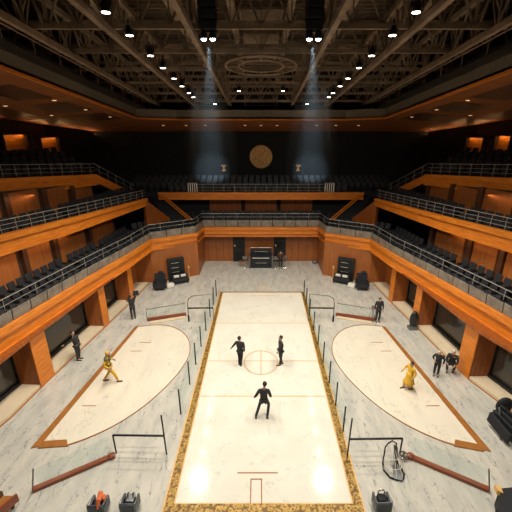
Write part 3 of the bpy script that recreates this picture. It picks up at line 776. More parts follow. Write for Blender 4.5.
# ventilation grilles between the joists
gi = 0
for y in (11, 14, 17, 20.2, 23.4, 26.6):
    for x, wd in ((-7.1, 'left'), (0, 'middle'), (7.1, 'right')):
        z = truss_z(y) + 2.2
        t = thing('ceiling_grille', 'slatted brown ceiling grille in the %s roof bay, %s from the camera' % (wd, {11: 'first', 14: 'second', 17: 'third', 20.2: 'fourth', 23.4: 'fifth', 26.6: 'sixth'}[y]), 'grille', (x, y, z))
        mb = MB()
        for dx in (-1.0, 1.0): mb.box((x + dx, y, z), (.08, 2.0, .1), 0, -.096)
        for dy in (-1.0, 1.0): mb.box((x, y + dy, z - dy * .096), (2.08, .08, .1))
        mb.build('frame', M['truss'], t)
        mb = MB()
        for k in range(14): yy = -0.92 + k * .1415; mb.box((x, y + yy, z - yy * .096), (1.92, .06, .05), 0, .4)
        mb.build('slats', M['truss'], t)
# round rigging ring in the middle of the roof
t = thing('rigging_ring', 'round brown rigging ring hanging in the centre of the roof', 'ring', (0, 19.5, truss_z(19.5)))
for r_, nm in ((1.75, 'outer_ring'), (1.1, 'inner_ring')):
    MB().tube([(r_ * math.cos(2 * PI * k / 28), 19.5 + r_ * math.sin(2 * PI * k / 28), truss_z(19.5) - .1 - .096 * r_ * math.sin(2 * PI * k / 28)) for k in range(28)], .06, 6, True).build(nm, M['truss'], t)
mb = MB()
for k in range(8):
    c_, s_ = math.cos(PI * k / 4), math.sin(PI * k / 4)
    mb.tube([(1.1 * c_, 19.5 + 1.1 * s_, truss_z(19.5) - .1 - .096 * 1.1 * s_), (1.75 * c_, 19.5 + 1.75 * s_, truss_z(19.5) - .1 - .096 * 1.75 * s_)], .035, 6)
mb.build('spoke', M['truss'], t)
# ducts along both sides of the opening
for s in (-1, 1):
    t = thing('air_duct', 'long dark grey duct running along the %s edge of the ceiling opening' % side_word[s], 'duct', (s * 10.4, 18, 14.5))
    a, b_ = Vector((s * 10.6, -2, zi(-2) + 1.0)), Vector((s * 10.6, 31, zi(31) + 1.0))
    MB().bar(a, b_, .7, .75).build('duct', M['duct'], t)
    mb = MB()
    for k in range(15): p = a.lerp(b_, (k + .5) / 15); MB().box((p.x, p.y, p.z), (.76, .06, .8)).build('joint_band', M['truss'], t)
    t = thing('catwalk', 'narrow dark catwalk with rail above the %s duct' % side_word[s], 'catwalk', (s * 9.4, 18, 15.5))
    a, b_ = Vector((s * 9.5, 2, truss_z(2) - .5)), Vector((s * 9.5, 32, truss_z(32) - .5))
    MB().bar(a, b_, .8, .08).build('walkway', M['black_metal'], t)
    for dz in (.5, .95): MB().tube([a + Vector((-s * .4, 0, dz)), b_ + Vector((-s * .4, 0, dz))], .03, 6).build('rail', M['truss'], t)
    mb = MB()
    for k in range(16): p = a.lerp(b_, (k + .5) / 16) + Vector((-s * .4, 0, 0)); MB().tube([p, p + Vector((0, 0, .95))], .025, 5).build('post', M['truss'], t)

# stage lamps
def stage_lamp():
    t = thing('stage_lamp', 'stage lamp', 'lamp')
    mb = MB(); mb.tube([(0, 0, 0), (0, 0, -.16)], .03, 6); mb.bar((-.17, 0, -.16), (.17, 0, -.16), .04, .03); mb.bar((-.17, 0, -.16), (-.17, 0, -.4), .04, .03, (0, 1, 0)); mb.bar((.17, 0, -.16), (.17, 0, -.4), .04, .03, (0, 1, 0))
    mb.build('yoke', M['black_metal'], t, world=False)
    h = MB().lathe((0, 0, -.4), [(.08, .2), (.13, .12), (.14, -.1), (.17, -.14)], 14).build('housing', M['black_metal'], t, world=False)
    MB().lathe((0, 0, -.55), [(.13, .005), (.13, -.005)], 14).build('lens', M['lens'], h, world=False)
    return t
lamp0 = stage_lamp(); first = True
ORD = ('nearest', 'second', 'third', 'fourth', 'fifth', 'sixth', 'seventh', 'farthest')
for k, yy in enumerate(LAMP_Y):
    for s in (-1, 1):
        lab = 'round glowing stage lamp hung from the %s truss row, %s from the camera' % (side_word[s], ORD[k])
        loc = (s * 5.0, yy, truss_z(yy) + .5)
        if first: lamp0.location = loc; lamp0['label'] = lab; lamp0['group'] = 'stage lamps in two rows'; first = False
        else: copy_thing(lamp0, loc, 0, lab, 'stage lamps in two rows')
for x, z, lab in ((-1.75, 15.15, 'left of centre'), (1.75, 15.15, 'right of centre'), (-3.7, 14.2, 'above the left beam'), (3.7, 14.2, 'above the right beam')):
    copy_thing(lamp0, (x, 30.6, z), 0, 'small glowing stage lamp near the far end of the roof, %s' % lab, 'stage lamps at the far end')
# two hanging black speaker arrays with the beam lamps below them
for (bx, by, bz), w_ in ((BEAMS[0][0], 'left'), (BEAMS[1][0], 'right')):
    t = thing('speaker_array', 'black hanging speaker array above the %s blue beam of light' % w_, 'speaker', (bx, by, bz))
    for k in range(5):
        MB().rbox((bx, by + .05 - .05 * k, bz + .52 + .34 * k), (.66, .5, .31), .04, 0, .12 * (2 - k) * .6).build('cabinet', M['black_box'], t)
    mb = MB()
    for dx in (-.33, .33): mb.tube([(bx + dx, by + .05, bz + .4), (bx + dx, by - .2, bz + 2.6)], .02, 6)
    mb.bar((bx - .4, by - .2, bz + 2.6), (bx + .4, by - .2, bz + 2.6), .08, .08)
    mb.build('rigging_frame', M['black_metal'], t)
    t = thing('beam_lamp', 'twin white beam lamp below the %s hanging speaker array' % w_, 'lamp', (bx, by, bz))
    for dx in (-.17, .17):
        h = MB().lathe((bx + dx, by - .1, bz + .12), [(.1, .2), (.13, .1), (.13, -.08)], 12).build('housing', M['black_metal'], t)
        MB().ball((bx + dx, by - .1, bz + .03), (.1, .1, .05)).build('lens', M['cool_lens'], h)
    MB().bar((bx - .3, by + .12, bz + .35), (bx + .3, by + .12, bz + .35), .06, .06).build('bracket', M['black_metal'], t)
# thin haze in the air of the hall where the beams show
m, nt, b = newmat('haze'); nt.nodes.remove(b)
vs = nt.nodes.new('ShaderNodeVolumeScatter'); vs.inputs['Density'].default_value = 0.0075; vs.inputs['Anisotropy'].default_value = 0.1
nt.links.new(vs.outputs[0], nt.nodes['Material Output'].inputs['Volume'])
for (p_, q_), w_ in zip(BEAMS, ('left', 'right')):
    p_, q_ = Vector(p_), Vector(q_); q_ = p_.lerp(q_, .94); p_ = p_.lerp(q_, .02); k1, k2 = .35, 2.6
    hz = MB().hexa([p_ + Vector((-k1, 0, -k1)), p_ + Vector((k1, 0, -k1)), q_ + Vector((k2, 0, -k2)), q_ + Vector((-k2, 0, -k2)),
                    p_ + Vector((-k1, 0, k1)), p_ + Vector((k1, 0, k1)), q_ + Vector((k2, 0, k2)), q_ + Vector((-k2, 0, k2))]).build('haze', m)
    hz['kind'] = 'stuff'; tag(hz, 'thin drift of haze lit by the %s blue beam under the roof' % w_, 'haze')

# small downlights in the ceiling
DL = [(.82, 12.5), (.82, 16.6), (.82, 21.2), (.82, 24.6), (.82, 28.2), (.45, 17.2), (.45, 21.5), (.45, 25.5)]
first = None
for s in (-1, 1):
    for k, (tt, y) in enumerate(DL):
        x, y_, z = soff(s, tt, y); lab = 'tiny warm downlight in the %s wooden ceiling, %s of the %s row' % (side_word[s], ('first', 'second', 'third', 'fourth', 'fifth')[k if tt > .5 else k - 5], 'inner' if tt > .5 else 'outer')
        if first is None:
            first = thing('downlight', lab, 'downlight', (x, y, z - .02), 0, 'downlights in the wooden ceiling')
            MB().lathe((0, 0, 0), [(.13, .03), (.15, -.03)], 12).build('trim_ring', M['brass'], first, world=False)
            MB().lathe((0, 0, -.035), [(.1, .01), (.1, -.01)], 12).build('lens', M['small_lens'], first, world=False)
        else: copy_thing(first, (x, y, z - .02), 0, lab, 'downlights in the wooden ceiling')
for k, x in enumerate((-8.6, -6.6, -4.9, -1.4, 0, 1.4, 4.9, 6.6, 8.6)):
    y = 32.9; z = lerp(zi(31.25), zo(35.5), (y - 31.25) / 4.25) - .04
    copy_thing(first, (x, y, z), 0, 'tiny warm downlight in the far wooden ceiling, %s from the left' % ('first', 'second', 'third', 'fourth', 'fifth', 'sixth', 'seventh', 'eighth', 'ninth')[k], 'downlights in the far ceiling')

# ------------------------------------------------------------------ far wall ornaments
t = thing('medallion', 'round gold relief medallion on the dark far wall', 'medallion', (0, 35.35, 9.2))
MB().lathe((0, 35.3, 9.2), [(1.0, -.08), (1.0, .04), (.9, .08)], 40, 'Y').build('disc', M['gold_relief'], t)
MB().tube([(1.04 * math.cos(2 * PI * k / 40), 35.2, 9.2 + 1.04 * math.sin(2 * PI * k / 40)) for k in range(40)], .06, 6, True).build('rim', M['brass'], t)
mb = MB()
for k in range(3):
    a0 = 2 * PI * k / 3
    mb.tube([((.12 + .62 * q / 10) * math.cos(a0 + q * .28), 35.18, 9.2 + (.12 + .62 * q / 10) * math.sin(a0 + q * .28)) for q in range(11)], [.03 + .05 * math.sin(PI * q / 10) for q in range(11)], 6)
mb.build('swirl_relief', M['brass'], t)
for s in (-1, 1):
    t = thing('wall_emblem', 'small gold wall emblem on the dark far wall, %s of the medallion' % side_word[s], 'emblem', (s * 3.65, 35.3, 8.1))
    MB().rbox((s * 3.65, 35.28, 8.35), (.5, .08, .18), .03).build('upper_bar', M['line_brown'], t)
    MB().rbox((s * 3.65, 35.28, 8.1), (.22, .08, .34), .03).build('stem', M['line_brown'], t)
    MB().rbox((s * 3.65, 35.28, 7.88), (.4, .08, .14), .03).build('lower_bar', M['line_brown'], t)
    t = thing('railing_gate', 'pale slatted gate standing on the far balcony front, %s end' % side_word[s], 'gate', (s * 6.05, 31.1, 6.5))
    mb = MB()
    for dz in (0.02, .78): mb.box((s * 6.05, 31.1, 6.5 + dz), (.85, .06, .05))
    mb.build('frame', M['rail_metal'], t)
    for k in range(5): MB().box((s * 6.05 - .38 + .19 * k, 31.1, 6.9), (.07, .05, .76)).build('slat', M['white_cloth'], t)

# ------------------------------------------------------------------ glass barriers beside the centre court
for s in (-1, 1):
    ys = [12.14, 14.05, 15.6, 17.2, 18.9, 20.6, 22.3, 23.6] if s < 0 else [11.16, 12.6, 14.07, 15.7, 17.3, 18.9, 20.6, 22.2, 23.5]; xs = lambda y: s * ((3.6 if s < 0 else 3.45) - (y - 10) * .018)
    t = thing('glass_barrier', 'low clear glass barrier on dark posts along the %s side of centre court' % side_word[s], 'barrier', (xs(15), 15, 0))
    for y in ys: MB().tube([(xs(y), y, 0), (xs(y), y, 1.35)], .035, 8).build('post', M['black_metal'], t)
    for y0, y1 in zip(ys[:-1], ys[1:]):
        MB().hexa([(xs(y0) - .008, y0 + .05, .1), (xs(y0) + .008, y0 + .05, .1), (xs(y1) + .008, y1 - .05, .1), (xs(y1) - .008, y1 - .05, .1),
                   (xs(y0) - .008, y0 + .05, 1.25), (xs(y0) + .008, y0 + .05, 1.25), (xs(y1) + .008, y1 - .05, 1.25), (xs(y1) - .008, y1 - .05, 1.25)]).build('glass_panel', M['clear_glass'], t)
    # front goal frame
    x0, x1, y = (-3.68, -5.66, 10.1) if s < 0 else (3.32, 5.35, 9.95)
    t = thing('goal_frame', 'black tubular goal frame in the foreground, %s of centre court' % side_word[s], 'goal', (s * 4.6, y, 0))
    MB().tube([(x0, y, 0), (x0 + s * .02, y, 1.95)], .032, 8).build('tall_post', M['black_metal'], t)
    MB().tube([(x1, y + .05, 0), (x1, y + .05, .93)], .032, 8).build('short_post', M['black_metal'], t)
    MB().tube([(x0, y, .95), (x1, y + .05, .93)], .04, 8).build('crossbar', M['black_metal'], t)
    # rear goal frame
    x0, x1, y = s * 3.1, s * 4.72, 20.0
    t = thing('goal_frame', 'grey rounded goal frame behind the %s side court' % side_word[s], 'goal', (s * 3.9, y, 0))
    MB().tube([(x0, y, 0), (x0, y, 2.0), (x1 - s * .35, y, 1.85), (x1 - s * .08, y, 1.65), (x1, y, 1.3), (x1, y, 0)], .032, 8).build('hoop', M['grey_metal'], t)
    MB().tube([(x0, y, 1.0), (x1, y, .98)], .05, 8).build('crossbar', M['black_metal'], t)
    MB().tube([(x1, y, 0), (x1, y + .0, .45)], .06, 8).build('foot', M['black_metal'], t)
    # rear partition with red wood base
    a, b_ = Vector((s * 5.05, 20.75, 0)), Vector((s * 7.45, 20.05, 0))
    t = thing('glass_partition', 'low glass partition on a red wood base behind the %s side court' % side_word[s], 'partition', tuple(a))
    MB().bar(a + Vector((0, 0, .1)), b_ + Vector((0, 0, .1)), .16, .2).build('base_rail', M['red_wood'], t)
    mb = MB(); mb.bar(a + Vector((0, -.25, .03)), b_ + Vector((-s * .3, -.25, .03)), .3, .06); mb.build('base_step', M['marble_step'], t)
    MB().bar(a + Vector((0, 0, .55)), b_ + Vector((0, 0, .5)), .015, .7).build('glass_panel', M['clear_glass'], t)
    MB().tube([a + Vector((0, 0, .95)), b_ + Vector((0, 0, .85)), b_ + Vector((0, 0, .1))], .025, 6).build('top_rail', M['grey_metal'], t)
    # front partition with red wood base
    a, b_ = Vector((s * 5.75, 9.95, 0)), Vector((s * 7.98, 8.62, 0))
    t = thing('glass_partition', 'glass partition on a long red wood base in the %s foreground' % side_word[s], 'partition', tuple(a))
    mb = MB(); mb.bar(a + Vector((0, 0, .07)), b_ + Vector((0, 0, .07)), .17, .14); mb.lathe((a.x, a.y, 0), [(.13, .0), (.13, .16), (.06, .2)], 12)
    mb.build('base_rail', M['red_wood'], t)
    q = b_ - Vector((s * .25, 0, 0))
    MB().bar(a + Vector((0, 0, .6)), q + Vector((0, 0, .6)), .015, .9).build('glass_panel', M['clear_glass'], t)
    MB().tube([b_ + Vector((0, 0, .1)), q + Vector((0, 0, 1.1))], .03, 6).build('end_post', M['grey_metal'], t)

# net stand on the right: black hoop base, bent white net, centre post
t = thing('net_stand', 'small black framed net with white netting right of the foreground goal frame', 'net', (5.0, 9.5, 0))
base = [(4.62, 9.72, .04), (4.55, 9.4, .04), (4.68, 9.12, .04), (4.9, 9.02, .04), (5.14, 9.06, .04), (5.26, 9.26, .04), (5.18, 9.72, .04)]
MB().tube(base, .035, 6).build('base_hoop', M['black_metal'], t)
tops = [(4.78, 9.86, .85), (4.93, 9.88, .95), (5.08, 9.86, .85)]
MB().tube([base[0], (4.68, 9.84, .7), *tops, base[-1]], .03, 6).build('arch', M['black_metal'], t)
mb = MB()
for p, q in ((base[1], (4.7, 9.82, .68)), (base[2], tops[0]), (base[3], tops[1]), (base[4], tops[1]), (base[5], tops[2])): mb.tube([p, q], .012, 5)
for f in (.25, .5, .75):
    mb.tube([Vector(base[1]).lerp(Vector((4.7, 9.82, .68)), f), Vector(base[2]).lerp(Vector(tops[0]), f), Vector(base[3]).lerp(Vector(tops[1]), f), Vector(base[4]).lerp(Vector(tops[1]), f), Vector(base[5]).lerp(Vector(tops[2]), f)], .012, 5)
mb.build('netting', M['white_cloth'], t)
mb = MB(); mb.bar((4.95, 9.0, .06), (5.05, 9.5, .1), .28, .06); mb.bar((4.98, 9.4, .1), (4.99, 9.78, .85), .1, .1); mb.build('centre_board', M['grey_metal'], t)
t = thing('hose_reel', 'small coiled pale hose beside the net and the red wood base', 'hose', (5.5, 9.9, 0))
for r_, zz in ((.17, .1), (.13, .18)):
    MB().tube([(5.48 + r_ * math.cos(2 * PI * k / 14), 9.95 + r_ * math.sin(2 * PI * k / 14), zz) for k in range(14)], .025, 6, True).build('coil', M['chrome'], t)
MB().lathe((5.48, 9.95, 0), [(.1, 0), (.1, .04), (.04, .06), (.04, .3)], 10).build('spindle', M['chrome'], t)

# ------------------------------------------------------------------ equipment against the far walls
for s in (-1, 1):      # tall dark display cabinet, gold stand, bench and chair in each corner
    ang = math.atan2(1.65, 3.42) * (1 if s == -1 else -1)
    c_ = Vector((s * 7.0, 26.62, 0)); ax = Vector((math.cos(ang), math.sin(ang), 0)); fr = Vector((math.sin(ang), -math.cos(ang), 0))
    P = lambda u, v_, z: tuple(c_ + ax * u + fr * v_ + Vector((0, 0, z)))
    t = thing('display_cabinet', 'tall black cabinet with shelf lines against the %s corner wall' % side_word[s], 'cabinet', tuple(c_))
    MB().rbox(P(0, .1, 1.0), (1.35, .3, 1.95), .03, ang).build('body', M['door'], t)
    for k in range(4): MB().box(P(0, .27, .45 + .4 * k), (1.1, .03, .3), ang).build('shelf_front', M['black_metal'], t)
    for k in range(3): MB().box(P(-.1, .29, .82 + .4 * k), (.6, .02, .04), ang).build('handle', M['chrome'], t)
    t = thing('candle_stand', 'thin gold stand beside the black cabinet in the %s corner' % side_word[s], 'stand', P(-s * .98, .3, 0))
    MB().lathe(P(-s * .98, .3, 0), [(.14, 0), (.12, .05), (.03, .1), (.025, .9), (.07, .96), (.07, 1.0)], 10).build('pole', M['brass'], t)
    MB().ball(P(-s * .98, .3, 1.1), .08).build('finial', M['brass'], t)
    # low black padded bench with white cushion things
    t = thing('bench', 'low black padded bench below the black cabinet in the %s corner' % side_word[s], 'bench', P(-s * .15, .75, 0))
    MB().rbox(P(-s * .15, .8, .3), (1.35, .55, .3), .1, ang).build('seat', M['black_fabric'], t)
    MB().rbox(P(-s * .15, .55, .55), (1.3, .14, .3), .06, ang).build('backrest', M['black_fabric'], t)
    for u in (-.55, .55):
        for v_ in (.6, 1.0): MB().tube([P(u - s * .15, v_, 0), P(u - s * .15, v_, .2)], .035, 6).build('leg', M['black_metal'], t)
    for q in (-.3, .25):
        o = MB().rbox(P(q - s * .15, .72, .62), (.42, .22, .18), .06, ang + q * .4).build('cushion', M['white_cloth'])
        tag(o, 'white cushion on the %s corner bench, %s' % (side_word[s], 'left one' if q < 0 else 'right one'), 'cushion')
    o = MB().rbox(P(s * .78, 1.25, .17), (.6, .42, .34), .12, ang).build('bag', M['white_cloth'])
    tag(o, 'cream bag on the floor between bench and armchair, %s corner' % side_word[s], 'bag')
    # black armchair
    c2 = Vector(P(s * 1.55, 1.15, 0)); a2 = ang + s * .3
    t = thing('armchair', 'bulky black armchair with rolled top in the %s rear corner' % side_word[s], 'armchair', tuple(c2))
    R2 = Matrix.Rotation(a2, 3, 'Z'); Q = lambda u, v_, z: tuple(c2 + R2 @ Vector((u, v_, z)))
    MB().rbox(Q(0, -.05, .3), (.8, .8, .35), .1, a2).build('seat', M['black_fabric'], t)
    MB().rbox(Q(0, .35, .75), (.85, .22, .85), .09, a2, -.15).build('backrest', M['black_fabric'], t)
    for u in (-.42, .42): MB().rbox(Q(u, -.05, .48), (.18, .8, .4), .08, a2).build('armrest', M['black_box'], t)
    MB().ball(Q(.1, .38, 1.22), (.22, .14, .14)).build('headrest', M['black_fabric'], t)
    for u in (-.3, .3):
        for v_ in (-.35, .3): MB().tube([Q(u, v_, 0), Q(u, v_, .15)], .04, 6).build('leg', M['black_metal'], t)
o = MB().ball((5.0, 30.3, .17), (.24, .2, .17)).build('ball', M['grey_metal']); tag(o, 'small dark grey ball on the floor beside the right rear wall corner', 'ball')

# console piano between the two doors
t = thing('organ_console', 'wide black organ console with silver trim between the two doors', 'organ', (0, 29.4, 0))
MB().rbox((0, 29.55, .55), (2.0, .75, 1.1), .05).build('body', M['black_box'], t)
MB().rbox((0, 29.9, 1.3), (1.9, .25, .6), .05).build('upper_case', M['black_box'], t)
MB().box((0, 29.15, .98), (1.5, .16, .03)).build('keyboard', M['white_cloth'], t)
MB().rbox((0, 29.66, 1.42), (1.2, .08, .06), .02).build('music_shelf', M['chrome'], t)
for u in (-1.02, 1.02): MB().rbox((u, 29.4, .62), (.14, .8, 1.24), .05).build('side_panel', M['chrome' if 0 else 'grey_metal'], t)
mb = MB(); mb.tube([(-1.1, 29.75, 1.65), (-.9, 29.75, 1.75), (.9, 29.75, 1.75), (1.1, 29.75, 1.65)], .035, 6); mb.build('top_rail', M['chrome'], t)
MB().box((0, 29.16, .5), (1.0, .03, .04)).build('trim_strip', M['chrome'], t)
for u in (-.75, .75): MB().lathe((u, 29.2, 0), [(.07, 0), (.05, .1), (.07, .5), (.05, .9)], 8).build('leg', M['black_box'], t)
for x, y, lab in ((-1.45, 29.3, 'left of the organ console'), (1.3, 29.25, 'right of the organ console'), (2.15, 29.5, 'in front of the right door')):
    t = thing('music_stand', 'small silver music stand %s' % lab, 'stand', (x, y, 0))
    MB().lathe((x, y, 0), [(.18, 0), (.16, .03), (.02, .06), (.02, .8)], 10).build('pole', M['chrome'], t)
    MB().box((x, y, .95), (.4, .04, .28), 0, -.3).build('desk', M['chrome'], t)
t = thing('stool', 'low dark round stool beside the organ console, left', 'stool', (-1.8, 29.5, 0))
MB().lathe((-1.8, 29.5, .45), [(.2, 0), (.22, .04), (.2, .1)], 14).build('seat', M['panel_wood'], t)
for k in range(3): MB().tube([(-1.8 + .2 * math.cos(k * 2.1), 29.5 + .2 * math.sin(k * 2.1), 0), (-1.8 + .1 * math.cos(k * 2.1), 29.5 + .1 * math.sin(k * 2.1), .46)], .02, 6).build('leg', M['chrome'], t)

# ------------------------------------------------------------------ foreground furniture along the lower edge
def tub_chair(x, y, lab, rz):
    t = thing('tub_chair', lab, 'chair', (x, y, 0), rz)
    B = lambda mb, n, m_: mb.build(n, M[m_], t, world=False)
    B(MB().rbox((0, 0, .25), (.6, .6, .36), .08), 'seat', 'navy')
    B(MB().rbox((0, -.3, .45), (.68, .12, .8), .05), 'backrest', 'navy')
    for u in (-.31, .31): B(MB().rbox((u, .0, .42), (.1, .62, .5), .045), 'armrest', 'navy')
    mb = MB(); mb.tube([(-.34, .28, .68), (-.34, -.3, .86), (.34, -.3, .86), (.34, .28, .68)], .02, 6); B(mb, 'piping', 'chrome')
    for u in (-.25, .25):
        for v_ in (-.25, .25): B(MB().tube([(u, v_, 0), (u, v_, .08)], .03, 6), 'foot', 'black_metal')
    t.scale = (.72, .8, .8)
tub_chair(3.98, 8.0, 'dark blue tub chair at the lower edge, right of centre court', 0)
tub_chair(-4.3, 7.95, 'dark blue tub chair at the lower edge, just left of centre court', 0)
tub_chair(-5.3, 7.9, 'dark tub chair holding an orange cloth at the lower left edge', 0)
t = thing('ring_bag', 'black bag with a ring handle on the right foreground tub chair', 'bag', (3.98, 8.1, .44))
MB().rbox((3.98, 8.03, .46), (.3, .28, .26), .09).build('body', M['black_fabric'], t)
MB().tube([(3.98 + .11 * math.cos(2 * PI * k / 16), 8.12, .66 + .11 * math.sin(2 * PI * k / 16)) for k in range(16)], .025, 6, True).build('ring_handle', M['chrome'], t)
t = thing('metal_case', 'small grey metal case on the tub chair left of centre court', 'case', (-4.3, 8.0, .44))
MB().rbox((-4.3, 8.03, .44), (.28, .26, .22), .05).build('body', M['grey_metal'], t)
for u in (-.12, .12): MB().tube([(-4.3 + u * .7, 8.06, .54), (-4.3 + u * .7, 8.06, .68), (-4.3 + u * .7 + .05, 8.06, .72)], .025, 6).build('handle', M['black_metal'], t)
t = thing('folded_cloth', 'orange cloth heaped on the lower left tub chair', 'cloth', (-5.3, 8.0, .44))
mb = MB(); mb.tube([(-5.34, 8.14, .44), (-5.3, 8.1, .62), (-5.24, 7.95, .66), (-5.2, 7.75, .78), (-5.18, 7.62, .6)], [.06, .09, .1, .08, .05], 9); mb.tube([(-5.2, 8.12, .42), (-5.16, 8.05, .56), (-5.13, 7.9, .6)], [.04, .07, .05], 8); mb.sm = True
mb.build('fabric', M['orange_cloth'], t)
# heap of black seats on the right ledge
t = thing('stacked_stools', 'pile of black folded stools with a round seat at the right edge', 'stools', (10.1, 11.2, 0))
MB().ball((10.45, 11.85, .75), (.36, .16, .42), 18, 12).build('round_seat', M['black_fabric'], t)
for k in range(4):
    MB().rbox((9.75 + .22 * k, 11.0 + .08 * k, .42 + .06 * k), (.12, 1.15, .5), .05, .12 + .1 * k, .1).build('folded_seat', M['black_box' if k % 2 else 'black_fabric'], t)
for k in range(1, 4):
    MB().tube([(9.45 + .3 * k, 10.75, .02), (9.7 + .3 * k, 11.55, .95)], .03, 6).build('leg', M['grey_metal' if k == 1 else 'black_metal'], t)
MB().rbox((10.5, 10.6, .3), (.7, .6, .55), .15, .5).build('padded_bag', M['black_fabric'], t)
t = thing('covered_piano', 'black covered piano with a gold corner, cut by the lower right edge', 'piano', (8.4, 7.5, 0))
MB().prism([(7.72, 8.0), (9.3, 8.15), (9.4, 6.9), (7.4, 6.9), (7.2, 7.35), (7.5, 7.5)], .25, 1.0).build('cover', M['black_fabric'], t)
MB().prism([(7.78, 8.06), (7.62, 8.1), (7.6, 7.92), (7.72, 7.82)], .85, 1.04).build('gold_corner', M['brass'], t)
for x, y in ((7.9, 7.8), (9.1, 7.9), (7.7, 7.1), (9.1, 7.1)): MB().lathe((x, y, 0), [(.05, 0), (.05, .08), (.08, .26)], 8).build('leg', M['black_box'], t)
t = thing('wooden_bench', 'red brown wooden bench end cut by the lower left corner', 'bench', (-8.4, 8.0, 0))
MB().prism([(-8.95, 8.15), (-8.1, 8.15), (-8.2, 7.9), (-8.7, 7.2), (-8.95, 7.2)], .38, .45).build('seat', M['line_brown'], t)
MB().bar((-8.12, 8.15, .4), (-8.6, 7.2, .4), .08, .3).build('side_rail', M['red_wood'], t)
MB().bar((-8.75, 8.2, .45), (-8.85, 7.2, .45), .3, .35).build('backrest', M['dark_wood'], t)
for x, y in ((-8.3, 8.05), (-8.65, 7.4), (-8.9, 8.05)): MB().box((x, y, .19), (.08, .08, .38)).build('leg', M['dark_wood'], t)
# rounded black case by the second right pillar
t = thing('road_case', 'rounded black case standing on the ledge edge by the second right pillar', 'case', (9.6, 19.15, 0))
MB().ball((9.6, 19.2, .62), (.27, .2, .6), 16, 10).build('shell', M['black_box'], t)
MB().rbox((9.52, 19.1, .1), (.55, .42, .2), .06).build('base', M['grey_metal'], t)
# camera tripod beside the man on the right
t = thing('tripod', 'thin silver tripod beside the standing person behind the right side court', 'tripod', (7.25, 20.05, 0))
for k in range(3): MB().tube([(7.25 + .28 * math.cos(k * 2.1 + .4), 20.05 + .28 * math.sin(k * 2.1 + .4), 0), (7.25, 20.05, .85)], .018, 5).build('leg', M['chrome'], t)
MB().rbox((7.25, 20.05, 1.0), (.2, .16, .24), .03).build('head', M['grey_metal'], t)

# ------------------------------------------------------------------ people
def skin_mesh(name, verts, edges, radii, mat, root=0, sub=1):
    me = bpy.data.meshes.new(name); me.from_pydata(verts, edges, [])
    o = bpy.data.objects.new(name, me); COL.objects.link(o)
    o.modifiers.new('s', 'SKIN'); sd = o.modifiers.new('d', 'SUBSURF'); sd.levels = sub; sd.render_levels = sub
    for i, v in enumerate(me.skin_vertices[0].data):
        r = radii[i]; v.radius = r if isinstance(r, tuple) else (r, r); v.use_root = (i == root)
    dg = bpy.context.evaluated_depsgraph_get(); dg.update()
    me2 = bpy.data.meshes.new_from_object(o.evaluated_get(dg)); bpy.data.objects.remove(o)
    vs = [tuple(v.co) for v in me2.vertices]; fs = [tuple(p.vertices) for p in me2.polygons]
    bpy.data.meshes.remove(me2); return vs, fs
BASE = dict(pelvis=(0, 0, .95), waist=(0, 0, 1.12), chest=(0, 0, 1.35), neck=(0, 0, 1.5), head=(0, 0, 1.66),
            shl=(-.19, 0, 1.44), ell=(-.25, .02, 1.16), wrl=(-.25, -.06, .92), shr=(.19, 0, 1.44), elr=(.25, .02, 1.16), wrr=(.25, -.06, .92),
            hil=(-.09, 0, .9), knl=(-.1, -.02, .5), anl=(-.1, .03, .09), hir=(.09, 0, .9), knr=(.1, -.02, .5), anr=(.1, .03, .09))
